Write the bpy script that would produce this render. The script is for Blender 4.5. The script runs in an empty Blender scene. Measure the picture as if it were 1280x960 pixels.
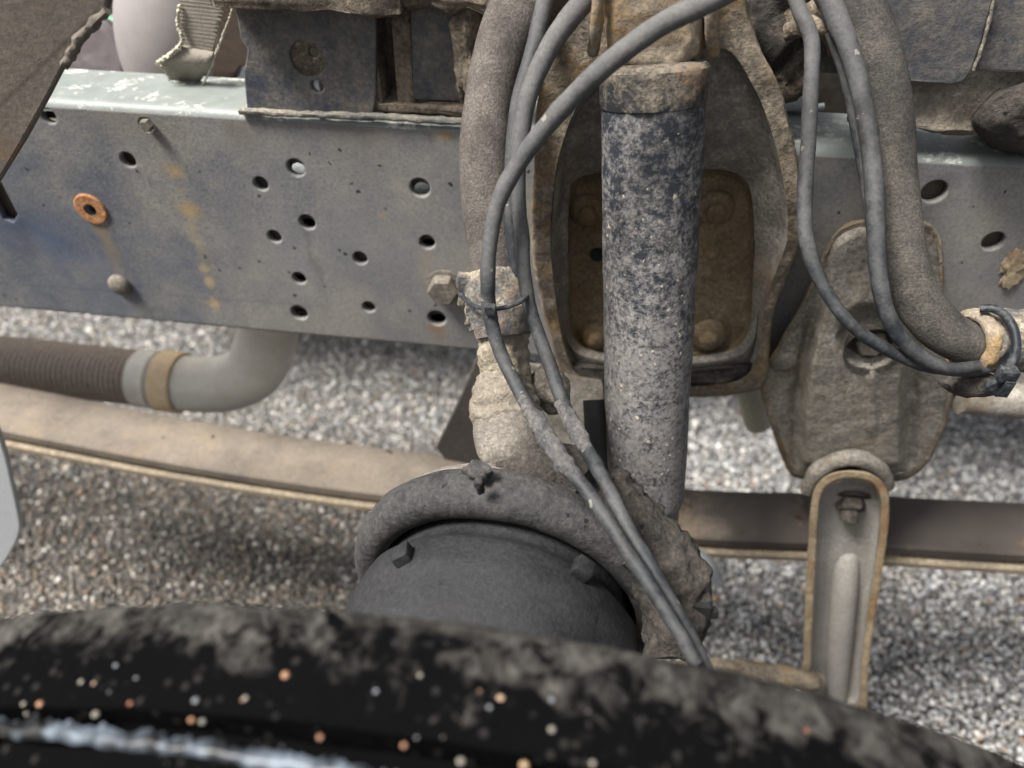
import bpy, bmesh, math, random
import numpy as np
from mathutils import Vector, Matrix, noise
random.seed(7)
S = bpy.context.scene
COL = S.collection
R_ = math.radians

# ------------------------------------------------------------------ camera
GZ = 0.80                                   # rail bottom above ground
CAM = Vector((0.0, -0.587, 0.503 + GZ))
FWD = Vector((-0.09291605, 0.73084925, -0.67618487)).normalized()
RGT = Vector((0.99109525, 0.13294328, 0.00750215)).normalized()
UPV = RGT.cross(FWD).normalized()
FPX = 890.0
cd = bpy.data.cameras.new('camera')
cam = bpy.data.objects.new('camera', cd); COL.objects.link(cam)
m = Matrix((RGT, UPV, -FWD)).transposed().to_4x4(); m.translation = CAM
cam.matrix_world = m
cd.sensor_width = 36; cd.lens = 36 * FPX / 1280
cd.clip_start = 0.02; cd.clip_end = 500
cd.dof.use_dof = True; cd.dof.focus_distance = 0.51; cd.dof.aperture_fstop = 4.1
S.camera = cam

# ------------------------------------------------------------------ light
SUN_TO = Vector((-0.46, -0.20, 0.86)).normalized()
elev = math.asin(SUN_TO.z); azim = math.atan2(SUN_TO.x, SUN_TO.y)
w = bpy.data.worlds.new('World'); S.world = w; w.use_nodes = True
nt = w.node_tree; bg = nt.nodes['Background']
sky = nt.nodes.new('ShaderNodeTexSky'); sky.sky_type = 'NISHITA'; sky.sun_disc = False
sky.sun_elevation = elev; sky.sun_rotation = azim
sky.air_density = 1.0; sky.dust_density = 5.0; sky.ozone_density = 0.6
hs_ = nt.nodes.new('ShaderNodeHueSaturation'); hs_.inputs['Saturation'].default_value = .3
nt.links.new(sky.outputs[0], hs_.inputs['Color']); nt.links.new(hs_.outputs[0], bg.inputs[0]); bg.inputs[1].default_value = 0.09
sl = bpy.data.lights.new('sun', 'SUN'); sl.energy = 4.9; sl.angle = R_(17); sl.color = (1, .96, .90)
so = bpy.data.objects.new('sun', sl); COL.objects.link(so)
so.rotation_euler = SUN_TO.to_track_quat('Z', 'Y').to_euler()
S.view_settings.view_transform = 'Standard'; S.view_settings.look = 'None'
S.view_settings.exposure = 0.85; S.view_settings.gamma = 1

# ------------------------------------------------------------------ sight helpers
def ray(px, py): return FWD + RGT * ((px - 640) / FPX) - UPV * ((py - 480) / FPX)
def at(px, py, Y):                          # point of the upright plane y = Y seen at a pixel of the photo
    d = ray(px, py); return CAM + d * ((Y - CAM.y) / d.y)
def atz(px, py, Z):
    d = ray(px, py); return CAM + d * ((Z - CAM.z) / d.z)
def dep(px, py, t): return CAM + ray(px, py) * t
def tof(px, py, Y): return (Y - CAM.y) / ray(px, py).y

# ------------------------------------------------------------------ materials
def lin(h):
    h = h.lstrip('#'); c = [int(h[i:i+2], 16) / 255 for i in (0, 2, 4)]
    return tuple(x / 12.92 if x < .04045 else ((x + .055) / 1.055) ** 2.4 for x in c) + (1,)
class NT:
    def __init__(s, name):
        s.m = bpy.data.materials.new(name); s.m.use_nodes = True
        s.t = s.m.node_tree; s.b = s.t.nodes['Principled BSDF']
        s.co = s.n('ShaderNodeTexCoord').outputs['Object']
    def n(s, k, **kw):
        x = s.t.nodes.new(k)
        for a, v in kw.items(): setattr(x, a, v)
        return x
    def put(s, sock, v):
        if isinstance(v, bpy.types.NodeSocket): s.t.links.new(v, sock)
        else: sock.default_value = v
    def noise(s, sc, det=6, ro=.6, dist=0, off=0, vec=None):
        x = s.n('ShaderNodeTexNoise')
        mp = s.n('ShaderNodeMapping'); s.put(mp.inputs[0], vec or s.co); mp.inputs[1].default_value = (off, off * .7, off * 1.3)
        s.put(x.inputs['Vector'], mp.outputs[0])
        x.inputs['Scale'].default_value = sc; x.inputs['Detail'].default_value = det
        x.inputs['Roughness'].default_value = ro; x.inputs['Distortion'].default_value = dist
        return x.outputs['Fac']
    def rng(s, v, a, b, c=0, d=1):
        x = s.n('ShaderNodeMapRange'); s.put(x.inputs[0], v)
        for i, q in zip((1, 2, 3, 4), (a, b, c, d)): x.inputs[i].default_value = q
        return x.outputs[0]
    def ma(s, op, a, b=0.0, c=0.0):
        x = s.n('ShaderNodeMath', operation=op); s.put(x.inputs[0], a); s.put(x.inputs[1], b)
        if op == 'MULTIPLY_ADD': s.put(x.inputs[2], c)
        return x.outputs[0]
    def mix(s, f, a, b):
        x = s.n('ShaderNodeMix', data_type='RGBA'); s.put(x.inputs[0], f); s.put(x.inputs[6], a); s.put(x.inputs[7], b)
        return x.outputs[2]
    def bump(s, h, dist, strength=1.0, nrm=None):
        x = s.n('ShaderNodeBump'); x.inputs['Distance'].default_value = dist; x.inputs['Strength'].default_value = strength
        s.put(x.inputs['Height'], h)
        if nrm is not None: s.put(x.inputs['Normal'], nrm)
        return x.outputs[0]
_seed = [0]
def grimy(name, base, dust, cover=.5, blotch=18., grit=260., soft=.16, up=.25, base2=None, dust2=None,
          rust=None, rcov=.3, rsc=14., specks=0, speck_col='#c9bda8', spsc=240., rough=.55, relief=.0009, coarse=0.0,
          fine=.5, grad=None, spots=None, stains=None, dvr=.45, metal=0.0, spec=.35):
    """painted or bare metal under patchy dried road dirt"""
    _seed[0] += 1; o = _seed[0] * 3.7
    g = NT(name)
    big = g.noise(blotch, 5, .6, .3, o)
    mid = g.noise(blotch * 4.5, 6, .7, .2, o + 1)
    fin = g.noise(grit, 5, .75, 0, o + 2)
    geo = g.n('ShaderNodeNewGeometry'); sx = g.n('ShaderNodeSeparateXYZ'); g.put(sx.inputs[0], geo.outputs['Normal'])
    v = g.ma('MULTIPLY_ADD', big, .45, g.ma('MULTIPLY_ADD', mid, .30 * (1.5 - fine), g.ma('MULTIPLY', fin, .5 * fine)))
    v = g.ma('MULTIPLY_ADD', sx.outputs[2], up * .12, v)
    mean = .225 + .15 * (1.5 - fine) + .25 * fine
    th = mean + (.5 - cover) * .34
    if grad:                                  # cover change along an axis, dirt and painted shade: (axis, from, to, extra cover)
        sg = g.n('ShaderNodeSeparateXYZ'); g.put(sg.inputs[0], g.co)
        v = g.ma('ADD', v, g.rng(sg.outputs[grad[0]], grad[1], grad[2], 0, grad[3] * .34))
    mask = g.rng(v, th - soft * .5, th + soft * .5)
    bc = g.mix(g.rng(g.noise(blotch * 1.7, 4, .5, 0, o + 5), .35, .65), lin(base), lin(base2 or base))
    dc = g.mix(g.rng(g.noise(blotch * 2.3, 5, .6, 0, o + 6), .36, .64), lin(dust), lin(dust2 or dust))
    dv = g.rng(fin, .32, .70, 1 - dvr, 1 + dvr * .85)
    hs = g.n('ShaderNodeHueSaturation'); g.put(hs.inputs['Value'], dv); g.put(hs.inputs['Color'], dc); dc = hs.outputs[0]
    if rust:
        rm = g.rng(g.ma('MULTIPLY_ADD', g.noise(rsc, 5, .65, .4, o + 8), .7, g.ma('MULTIPLY', fin, .3)), .5 + (.5 - rcov) * .3 - .05, .5 + (.5 - rcov) * .3 + .07)
        bc = g.mix(rm, bc, g.mix(g.rng(mid, .35, .65), lin(rust), lin('#5a3a20')))
        dc = g.mix(g.ma('MULTIPLY', rm, .6), dc, lin(rust))
    c = g.mix(mask, bc, dc)
    for (ex, ez, rx, rz, rot, colr, amt) in (spots or ()):
        q4 = g.n('ShaderNodeSeparateXYZ'); mp4 = g.n('ShaderNodeMapping'); mp4.vector_type = 'TEXTURE'; g.put(mp4.inputs[0], g.co)
        mp4.inputs['Location'].default_value = (ex, 0, ez); mp4.inputs['Rotation'].default_value = (0, rot, 0); mp4.inputs['Scale'].default_value = (rx, 1, rz)
        g.put(q4.inputs[0], mp4.outputs[0])
        rr = g.ma('SQRT', g.ma('ADD', g.ma('POWER', q4.outputs[0], 2), g.ma('POWER', q4.outputs[2], 2)))
        rr = g.ma('MULTIPLY_ADD', g.noise(170, 6, .8, 0, ex * 5), 3.0, rr)
        c = g.mix(g.rng(rr, 1.6, 3.0, amt, 0), c, lin(colr))
    for (sx0, sz1, sz0, wd, colr, amt) in (stains or ()):
        q3 = g.n('ShaderNodeSeparateXYZ'); g.put(q3.inputs[0], g.co)
        wob = g.ma('MULTIPLY_ADD', g.noise(40, 4, .6, 0, sx0 * 9), .03, sx0 - .015)
        dx = g.rng(g.ma('ABSOLUTE', g.ma('SUBTRACT', q3.outputs[0], wob)), wd * .2, wd, 1, 0)
        up_ = g.rng(q3.outputs[2], sz1 - .004, sz1 + .002, 1, 0); dn = g.rng(q3.outputs[2], sz0, sz0 + (sz1 - sz0) * .8, 0, 1)
        k_ = g.ma('MULTIPLY', g.ma('MULTIPLY', dx, up_), g.ma('MULTIPLY', dn, g.rng(mid, .3, .6, amt * .4, amt)))
        c = g.mix(k_, c, lin(colr))
    hgt = g.ma('MULTIPLY_ADD', mask, .6, g.ma('MULTIPLY', fin, .8))
    if specks:
        vo = g.n('ShaderNodeTexVoronoi'); vm = g.n('ShaderNodeVectorMath', operation='ADD'); nn = g.n('ShaderNodeTexNoise'); g.put(nn.inputs['Vector'], g.co); nn.inputs['Scale'].default_value = spsc * 1.6; vs2 = g.n('ShaderNodeVectorMath', operation='SCALE'); g.put(vs2.inputs[0], nn.outputs['Color']); vs2.inputs['Scale'].default_value = 1.1 / spsc; g.put(vm.inputs[0], g.co); g.put(vm.inputs[1], vs2.outputs[0]); g.put(vo.inputs['Vector'], vm.outputs[0]); vo.inputs['Scale'].default_value = spsc
        sc2 = g.n('ShaderNodeSeparateColor'); g.put(sc2.inputs[0], vo.outputs['Color'])
        dot = g.ma('MULTIPLY', g.ma('LESS_THAN', vo.outputs['Distance'], g.rng(sc2.outputs[1], 0, 1, .15, .42)), g.ma('LESS_THAN', sc2.outputs[0], specks))
        c = g.mix(dot, c, lin(speck_col)); hgt = g.ma('MULTIPLY_ADD', dot, .9, hgt)
    g.put(g.b.inputs['Base Color'], c)
    g.put(g.b.inputs['Roughness'], g.rng(mask, 0, 1, rough, .93))
    g.b.inputs['Specular IOR Level'].default_value = spec; g.b.inputs['Metallic'].default_value = metal
    if coarse:
        hgt = g.ma('MULTIPLY_ADD', mid, coarse, hgt)
    g.put(g.b.inputs['Normal'], g.bump(hgt, relief))
    return g.m
def flat(name, col, rough=.6, grit=300, amt=.25, relief=.0004, col2=None):
    _seed[0] += 1; o = _seed[0] * 3.7
    g = NT(name); f = g.noise(grit, 5, .7, 0, o); b = g.noise(grit * .08, 5, .6, 0, o + 1)
    c = g.mix(g.rng(b, .35, .65), lin(col), lin(col2 or col))
    hs = g.n('ShaderNodeHueSaturation'); g.put(hs.inputs['Color'], c); g.put(hs.inputs['Value'], g.rng(f, .3, .7, 1 - amt, 1 + amt))
    g.put(g.b.inputs['Base Color'], hs.outputs[0]); g.b.inputs['Roughness'].default_value = rough
    g.put(g.b.inputs['Normal'], g.bump(f, relief)); return g.m

M = {}
def st_(px, py, px2, py2, wd, col, amt):
    a, b = at(px, py, 0), at(px2, py2, 0); return (a.x, a.z - .8, b.z - .8, wd, col, amt)
SPOTS = []
for (x, y, a, b_, col, am) in [(218, 214, .010, .007, '#9a835c', .8), (235, 262, .011, .008, '#9f865c', .85), (255, 335, .005, .005, '#b09a72', .7), (262, 352, .0048, .007, '#b39d76', .8), (268, 380, .0055, .008, '#b09a72', .85), (226, 238, .005, .004, '#8c8068', .6), (249, 303, .006, .003, '#9a948a', .5), (546, 412, .010, .006, '#8a6c48', .6), (478, 268, .004, .004, '#97825c', .6), (555, 165, .007, .006, '#98794c', .8), (120, 330, .014, .02, '#6f7078', .5), (60, 300, .03, .03, '#5a6478', .5), (360, 330, .05, .05, '#8a8985', .35), (470, 300, .06, .04, '#8a8883', .3), (150, 150, .06, .02, '#7d756b', .45), (1210, 420, .05, .04, '#7c7268', .6)]:
    q_ = at(x, y, 0); SPOTS.append((q_.x, q_.z - .8, a, b_, .2, col, am))
STAINS = [st_(120, 272, 155, 360, .014, '#8d7c62', .8), st_(235, 262, 275, 392, .010, '#9a8a6e', .55), st_(384, 285, 412, 400, .006, '#55524d', .6),
          st_(20, 275, 60, 340, .012, '#3c4250', .5), st_(530, 312, 545, 395, .010, '#8a8174', .6), st_(300, 150, 330, 215, .02, '#6d655b', .6), st_(546, 408, 556, 440, .012, '#75654f', .7),
          st_(1180, 215, 1170, 300, .02, '#4c4a48', .5), st_(440, 150, 450, 235, .05, '#6f6860', .5)]
M['web'] = grimy('dusty_blue_black_rail_paint', '#384357', '#86837d', .46, blotch=7, grit=320, soft=.30, base2='#4b5568', dust2='#707072', grad=(0, -.60, -.15, .85), stains=STAINS, spots=SPOTS, dvr=.26, fine=.35, specks=.018, speck_col='#2f2f31', spsc=170, relief=.0004, rough=.5, up=0)
M['flange'] = grimy('chipped_pale_grey_paint', '#7d8380', '#b4b4ad', .24, blotch=34, grit=200, soft=.06, base2='#747a77', dust2='#c4c3bb', dvr=.1, relief=.0004, rough=.45, fine=.3)
M['edge'] = grimy('dusty_rail_edge', '#55585a', '#8e877a', .55, blotch=25, grit=300, soft=.2)
M['liner'] = flat('brown_grey_primer', '#5c534a', .8)
M['black'] = flat('oily_and_shade_black', '#101010', .7)
M['dkface'] = grimy('dark_blue_paint_with_dust', '#393d46', '#7d766c', .42, blotch=14, grit=260, soft=.2, base2='#454952', dvr=.2, relief=.0005)
M['mudface'] = grimy('caked_brown_dirt', '#3c352e', '#7b6f60', .6, blotch=30, grit=240, soft=.2, dust2='#8d8172', relief=.002, coarse=1.2)
M['casting'] = grimy('rusty_stamped_steel', '#55524d', '#98938a', .62, blotch=30, grit=300, soft=.25, rust='#8a7048', rcov=.12, rsc=14, relief=.0012, coarse=.9, dust2='#8b8376')
M['rim'] = grimy('ochre_crusted_steel', '#554d44', '#9a8f7e', .5, blotch=30, grit=260, soft=.16, rust='#94794a', rcov=.34, rsc=28, relief=.0012, coarse=.6, dust2='#85796a')
M['panel'] = grimy('grey_dusty_pressed_steel', '#625e58', '#a39e94', .66, blotch=18, grit=280, soft=.22, rust='#7c6444', rcov=.22, relief=.0009, dust2='#857f76')
M['recess'] = grimy('brown_rust_recess', '#584b3b', '#91826a', .55, blotch=20, grit=260, soft=.25, rust='#82683f', rcov=.24, relief=.0011, dust2='#84745a')
M['shock'] = grimy('black_enamel_with_dried_splash', '#2b2d31', '#7c7a79', .38, blotch=75, grit=280, soft=.12, base2='#31353d', dust2='#6f6b69', specks=.06, speck_col='#b3a795', spsc=260, relief=.0005, rough=.42, up=0, fine=.8, grad=(2, .34, .12, .30))
M['shocktop'] = grimy('black_enamel_few_splashes', '#282c34', '#847b6f', .34, blotch=26, grit=300, soft=.08, base2='#333a46', specks=.10, speck_col='#b8ab98', spsc=190, relief=.0005, rough=.38, up=0)
M['shocklow'] = grimy('black_enamel_fine_dust', '#3c3d42', '#77757a', .58, blotch=18, grit=420, soft=.3, dust2='#6c6a6e', relief=.0003, rough=.6, up=0)
M['cap'] = grimy('rusty_cap_band', '#212225', '#6d655a', .44, blotch=24, grit=260, soft=.1, rust='#845a30', rcov=.28, rsc=22, relief=.001)
M['tan'] = grimy('tan_dusted_steel', '#75695a', '#958a7a', .6, blotch=22, grit=260, soft=.2, rust='#9a7a48', rcov=.36, rsc=18, relief=.0011, coarse=.6)
M['felt'] = grimy('dusty_rubber_sleeve', '#37322f', '#77706a', .50, blotch=14, grit=560, soft=.22, dust2='#645e59', relief=.0009, rough=.9, up=.2)
M['felt2'] = grimy('dusty_black_rubber_sleeve', '#292828', '#69635b', .42, blotch=14, grit=520, soft=.22, dust2='#57534e', relief=.0009, rough=.8, up=.2)
M['hose'] = grimy('grey_rubber_hose', '#1c1e21', '#605f5e', .14, blotch=30, grit=400, soft=.35, base2='#262a2f', grad=(2, .06, .34, .95), relief=.0003, rough=.5, up=.3, dvr=.14, specks=.02, speck_col='#77746e', spsc=160)  # lower end coloured darker for shade as well as black dirt
M['hosemud'] = grimy('grey_hose_with_dried_mud', '#3a3c40', '#716d6a', .5, blotch=45, grit=420, soft=.2, relief=.0012, rough=.6, coarse=.8)
M['mudsand'] = grimy('pale_sandy_mud', '#766d61', '#90877a', .6, blotch=30, grit=260, soft=.2, dust2='#8d867a', relief=.0016, coarse=1.0)
M['mudyel'] = grimy('yellowish_dried_mud', '#82796a', '#9f9684', .6, blotch=30, grit=260, soft=.2, dust2='#8d8475', relief=.0018, coarse=1.0)
M['mudgrey'] = grimy('grey_dried_mud', '#6c675f', '#88827a', .6, blotch=26, grit=320, soft=.2, dust2='#7b756c', relief=.0014, coarse=.8)
M['clamp'] = grimy('dusty_clamp_steel', '#4b4f55', '#8c8374', .52, blotch=36, grit=250, soft=.12, rust='#85644a', rcov=.26, rsc=40, relief=.0014)
M['ziptie'] = grimy('black_nylon', '#1f2329', '#5c5c5c', .25, blotch=40, grit=300, soft=.2, relief=.0003, rough=.4)
M['chamber'] = grimy('black_chamber_paint_dust', '#0e0f12', '#333335', .32, blotch=14, grit=300, soft=.34, base2='#1b1c1f', specks=.035, speck_col='#15151a', spsc=190, relief=.0008, rough=.5, coarse=.3)
M['chambermud'] = grimy('rim_with_grey_dust', '#18191b', '#504e4d', .42, blotch=16, grit=260, soft=.3, specks=.03, speck_col='#18181a', spsc=170, relief=.0010, rough=.55, coarse=.5)
M['crust'] = grimy('pitted_dirt_crust', '#262422', '#544e48', .5, blotch=34, grit=230, soft=.2, specks=.06, speck_col='#141312', spsc=200, relief=.0022, coarse=1.3)
M['spring'] = grimy('brown_spring_steel', '#3f3a37', '#8b8074', .60, blotch=7, grit=160, soft=.4, rust='#8f7f66', rcov=.22, rsc=5, base2='#4c4642', dust2='#8a8073', specks=.03, speck_col='#3f342c', spsc=70, relief=.0003, up=.2, dvr=.12, fine=.2, grad=(0, -.1, .35, -1.1))  # dust fades to the right, engine shade painted into the colour
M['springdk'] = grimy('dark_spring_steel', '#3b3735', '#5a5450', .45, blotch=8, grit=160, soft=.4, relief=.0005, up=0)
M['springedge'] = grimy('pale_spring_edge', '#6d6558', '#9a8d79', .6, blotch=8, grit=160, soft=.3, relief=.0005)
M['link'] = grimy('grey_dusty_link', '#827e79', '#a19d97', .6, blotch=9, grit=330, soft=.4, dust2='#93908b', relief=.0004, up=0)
M['linkedge'] = grimy('tan_link_edge', '#7a6a54', '#a3937a', .55, blotch=24, grit=240, soft=.2, rust='#8a6a44', rcov=.4, relief=.0009)
M['bolt'] = grimy('dusty_bolt_steel', '#4d4a45', '#7f786d', .52, blotch=50, grit=300, soft=.2, relief=.0008)
M['rustwasher'] = grimy('orange_rust', '#8a5a36', '#b98a62', .5, blotch=60, grit=320, soft=.2, relief=.0008)
M['flex'] = flat('brown_braid', '#857a70', .75, 260, .45)
M['pipe'] = flat('dull_heated_steel', '#c2c0b9', .55, 120, .08, .0002, '#aea99f')
M['clampband'] = flat('tan_band', '#cbb899', .6, 120, .12, .0002, '#b8a183')
M['guard'] = grimy('brown_grey_mudguard', '#55504a', '#6b6258', .5, blotch=9, grit=220, soft=.4, rust='#6e5238', rcov=.2, relief=.0005, rough=.5)
M['palegrey'] = flat('pale_grey_plastic', '#a7aaad', .5, 60, .04)
M['strap'] = flat('grey_webbing', '#8f887d', .9, 400, .2, .0006, '#7f786e')
M['fray'] = flat('frayed_pale_webbing', '#b9b4a2', .95, 600, .25, .001)
M['pink'] = flat('dull_pinkish_tank', '#8c8685', .5, 60, .06, .0002, '#827c7a')
M['beige'] = flat('beige_sheet', '#9b9383', .6, 60, .06)
M['brown'] = flat('brown_cover', '#4c3f36', .7, 120, .2)
M['violet'] = flat('grey_violet_cap', '#5a5254', .6, 120, .1)
M['green'] = flat('green_plastic', '#3f8a62', .5)
M['white'] = flat('added_pipe_white', '#d8dee2', .5)
M['cream'] = flat('cream_paint', '#d2cdbd', .5)
M['post'] = flat('pale_olive_paint', '#b0af9c', .5)
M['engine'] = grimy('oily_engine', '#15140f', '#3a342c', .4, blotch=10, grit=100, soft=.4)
# paler print left on the rail
def rubber():
    g = NT('tyre_rubber_with_dust')
    big = g.noise(26, 6, .6, .5, 3); fin = g.noise(150, 5, .7, 0, 9); sx = g.n('ShaderNodeSeparateXYZ'); g.put(sx.inputs[0], g.co)
    return g, big, fin, sx
g, big, fin, sx = rubber()
edge = g.ma('ADD', sx.outputs[1], 0.0)          # object y runs from the inner shoulder outward
v = g.ma('MULTIPLY_ADD', g.noise(75, 6, .7, .6, 3), .13, g.ma('MULTIPLY_ADD', g.noise(16, 3, .5, 0, 5), .05, sx.outputs[1]))
msk = g.ma('MULTIPLY', g.rng(v, .066, .088), g.rng(g.noise(48, 6, .7, .5, 21), .40, .54, .35, 1))                      # dust lies along the inner shoulder
vo = g.n('ShaderNodeTexVoronoi'); g.put(vo.inputs['Vector'], g.co); vo.inputs['Scale'].default_value = 260
sc2 = g.n('ShaderNodeSeparateColor'); g.put(sc2.inputs[0], vo.outputs['Color'])
c = g.mix(msk, g.mix(g.ma('MULTIPLY', g.ma('LESS_THAN', sc2.outputs[0], .13), g.rng(vo.outputs['Distance'], .2, .5, 1, 0)), lin('#0b0b0c'), lin('#2a2927')), g.mix(g.rng(fin, .3, .7), lin('#383735'), lin('#56534f')))
g.put(g.b.inputs['Base Color'], c); g.put(g.b.inputs['Roughness'], g.rng(msk, 0, 1, .8, .95))
g.put(g.b.inputs['Specular IOR Level'], g.rng(msk, 0, 1, .0, .15))
g.put(g.b.inputs['Normal'], g.bump(g.ma('MULTIPLY_ADD', msk, .6, fin), .0016)); M['tyre'] = g.m
g = NT('wet_rib_sky_sheen'); n_ = g.noise(90, 4, .55, .4, 2); n2 = g.noise(22, 3, .5, 0, 7)
g.put(g.b.inputs['Base Color'], g.mix(g.rng(g.ma('MULTIPLY_ADD', n_, .5, g.ma('MULTIPLY', n2, .5)), .45, .58), lin('#07080a'), lin('#636d78'))); g.b.inputs['Roughness'].default_value = .45  # pale patches paint the sky's reflection on wet rubber
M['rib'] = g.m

# gravel: one tint per stone stored on the mesh
g = NT('loose_gravel'); at_ = g.n('ShaderNodeAttribute'); at_.attribute_name = 'tint'
n_ = g.noise(300, 4, .6)
hs = g.n('ShaderNodeHueSaturation'); g.put(hs.inputs['Color'], at_.outputs['Color']); g.put(hs.inputs['Value'], g.rng(n_, .3, .7, .85, 1.15))
g.put(g.b.inputs['Base Color'], hs.outputs[0]); g.b.inputs['Roughness'].default_value = .22; g.b.inputs['Specular IOR Level'].default_value = .8
M['gravel'] = g.m
g = NT('gravel_bed'); vo = g.n('ShaderNodeTexVoronoi'); g.put(vo.inputs['Vector'], g.co); vo.inputs['Scale'].default_value = 110
sc2 = g.n('ShaderNodeSeparateColor'); g.put(sc2.inputs[0], vo.outputs['Color'])
c = g.mix(sc2.outputs[0], lin('#3c3a37'), lin('#a09a92')); c = g.mix(g.rng(vo.outputs['Distance'], .25, .6), c, lin('#1c1a18'))
g.put(g.b.inputs['Base Color'], c); g.b.inputs['Roughness'].default_value = .7
g.put(g.b.inputs['Normal'], g.bump(g.ma('SUBTRACT', 1, vo.outputs['Distance']), .004)); M['bed'] = g.m

# ------------------------------------------------------------------ mesh helpers
def finish(o, smooth=True, ang=40):
    me = o.data
    if smooth:
        me.shade_smooth()
        try: me.set_sharp_from_angle(angle=R_(ang))
        except Exception: pass
def wloc(o):
    p = Vector(o.location)
    while o.parent: o = o.parent; p += Vector(o.location)
    return p
def obj(name, vf, mat, parent=None, smooth=True, ang=40, label=None, cat=None, group=None, kind=None):
    """link (verts, faces) given in world coordinates as one mesh object"""
    vs, fs = vf
    if parent is not None: org = wloc(parent)
    else:
        lo = Vector((min(v[i] for v in vs) for i in range(3))); hi = Vector((max(v[i] for v in vs) for i in range(3)))
        org = Vector(((lo.x + hi.x) / 2, (lo.y + hi.y) / 2, lo.z))
    me = bpy.data.meshes.new(name)
    me.from_pydata([tuple(Vector(v) - org) for v in vs], [], [tuple(f) for f in fs])
    me.validate(); me.update()
    bm = bmesh.new(); bm.from_mesh(me); bmesh.ops.recalc_face_normals(bm, faces=bm.faces); bm.to_mesh(me); bm.free()
    o = bpy.data.objects.new(name, me); COL.objects.link(o)
    if parent is not None: o.parent = parent
    else: o.location = org
    me.materials.append(M[mat] if isinstance(mat, str) else mat); finish(o, smooth, ang)
    if label: o['label'] = label
    if cat: o['category'] = cat
    if group: o['group'] = group
    if kind: o['kind'] = kind
    return o
def thing(name, label, cat, loc, group=None):
    o = bpy.data.objects.new(name, None); COL.objects.link(o); o.location = loc; o.empty_display_size = .05
    o['label'] = label; o['category'] = cat
    if group: o['group'] = group
    return o
def join(*parts):
    vs, fs = [], []
    for v, f in parts:
        k = len(vs); vs += list(v); fs += [tuple(i + k for i in q) for q in f]
    return vs, fs
def rough_up(vf, amp, sc, seed=0, oct=3, axis=None):
    """push vertices along their normals by fractal noise"""
    vs, fs = vf; bm = bmesh.new(); bv = [bm.verts.new(v) for v in vs]
    for f in fs:
        try: bm.faces.new([bv[i] for i in f])
        except ValueError: pass
    bmesh.ops.recalc_face_normals(bm, faces=bm.faces); bm.normal_update()
    out = []
    for v in bv:
        p = v.co * sc + Vector((seed, seed * 1.7, -seed)); a = 0; k = 1.0
        for i in range(oct): a += noise.noise(p) * k; p = p * 2.1; k *= .5
        out.append(v.co + (axis or v.normal) * a * amp)
    bm.free(); return out, fs
def catmull(P, n):
    P = [Vector(p) if not isinstance(p, Vector) else p for p in P]
    Q = [P[0] * 2 - P[1]] + P + [P[-1] * 2 - P[-2]]; out = []
    for i in range(1, len(Q) - 2):
        a, b, c, d = Q[i-1], Q[i], Q[i+1], Q[i+2]
        for k in range(n):
            t = k / n
            out.append(.5 * ((2*b) + (c-a)*t + (2*a-5*b+4*c-d)*t*t + (3*b-a-3*c+d)*t*t*t))
    out.append(Q[-2]); return out
def tube(pts, rad, seg=20, n=8, caps=True, squash=None, noiz=0, nsc=60, seed=0, wave=None):
    """pts world vectors, rad number or list; smooth pipe"""
    if not isinstance(rad, (list, tuple)): rad = [rad] * len(pts)
    P4 = [Vector((p[0], p[1], p[2], r)) for p, r in zip(pts, rad)]
    Q = catmull(P4, n); C = [Vector(q[:3]) for q in Q]; Rr = [q[3] for q in Q]
    vs, fs = [], []; T0 = (C[1] - C[0]).normalized(); N = T0.orthogonal().normalized(); L = 0
    for i, c in enumerate(C):
        T = (C[min(i+1, len(C)-1)] - C[max(i-1, 0)]).normalized()
        N = (N - T * N.dot(T)).normalized(); B = T.cross(N); r = Rr[i]
        if i: L += (C[i] - C[i-1]).length
        if wave: r = r + wave(L)
        for k in range(seg):
            a = 2 * math.pi * k / seg; d = N * math.cos(a) + B * math.sin(a)
            rr = r
            if noiz: rr += noiz * (noise.noise((c + d * r) * nsc + Vector((seed, 0, 0))) + .5 * noise.noise((c + d * r) * nsc * 2.3))
            vs.append(c + d * rr)
    for i in range(len(C) - 1):
        for k in range(seg):
            a = i * seg + k; b = i * seg + (k + 1) % seg; fs.append((a, b, b + seg, a + seg))
    if caps:
        fs.append(tuple(range(seg))); fs.append(tuple((len(C)-1) * seg + k for k in range(seg)))
    return vs, fs
def lathe(P0, axis, prof, seg=64, noiz=0, nsc=40, seed=0, sweep=None, cap=True, ref=None):
    """prof: list of (along, radius)"""
    A = Vector(axis).normalized(); N = (Vector(ref) if ref else A.orthogonal()); N = (N - A * N.dot(A)).normalized(); B = A.cross(N)
    vs, fs = [], []
    for s, r in prof:
        for k in range(seg):
            a = 2 * math.pi * k / seg; d = N * math.cos(a) + B * math.sin(a); q = P0 + A * s + d * r
            if noiz: q = q + d * noiz * (noise.noise(q * nsc + Vector((seed, 0, 0))) + .5 * noise.noise(q * nsc * 2.2))
            vs.append(q)
    for i in range(len(prof) - 1):
        for k in range(seg):
            a = i * seg + k; b = i * seg + (k + 1) % seg; fs.append((a, b, b + seg, a + seg))
    if cap:
        fs.append(tuple(range(seg))); fs.append(tuple((len(prof)-1) * seg + k for k in range(seg)))
    return vs, fs
def refine(prof, step):
    out = [prof[0]]
    for a, b in zip(prof, prof[1:]):
        d = math.dist(a, b); k = max(1, int(d / step))
        for i in range(1, k + 1): out.append((a[0] + (b[0]-a[0]) * i / k, a[1] + (b[1]-a[1]) * i / k))
    return out
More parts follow.
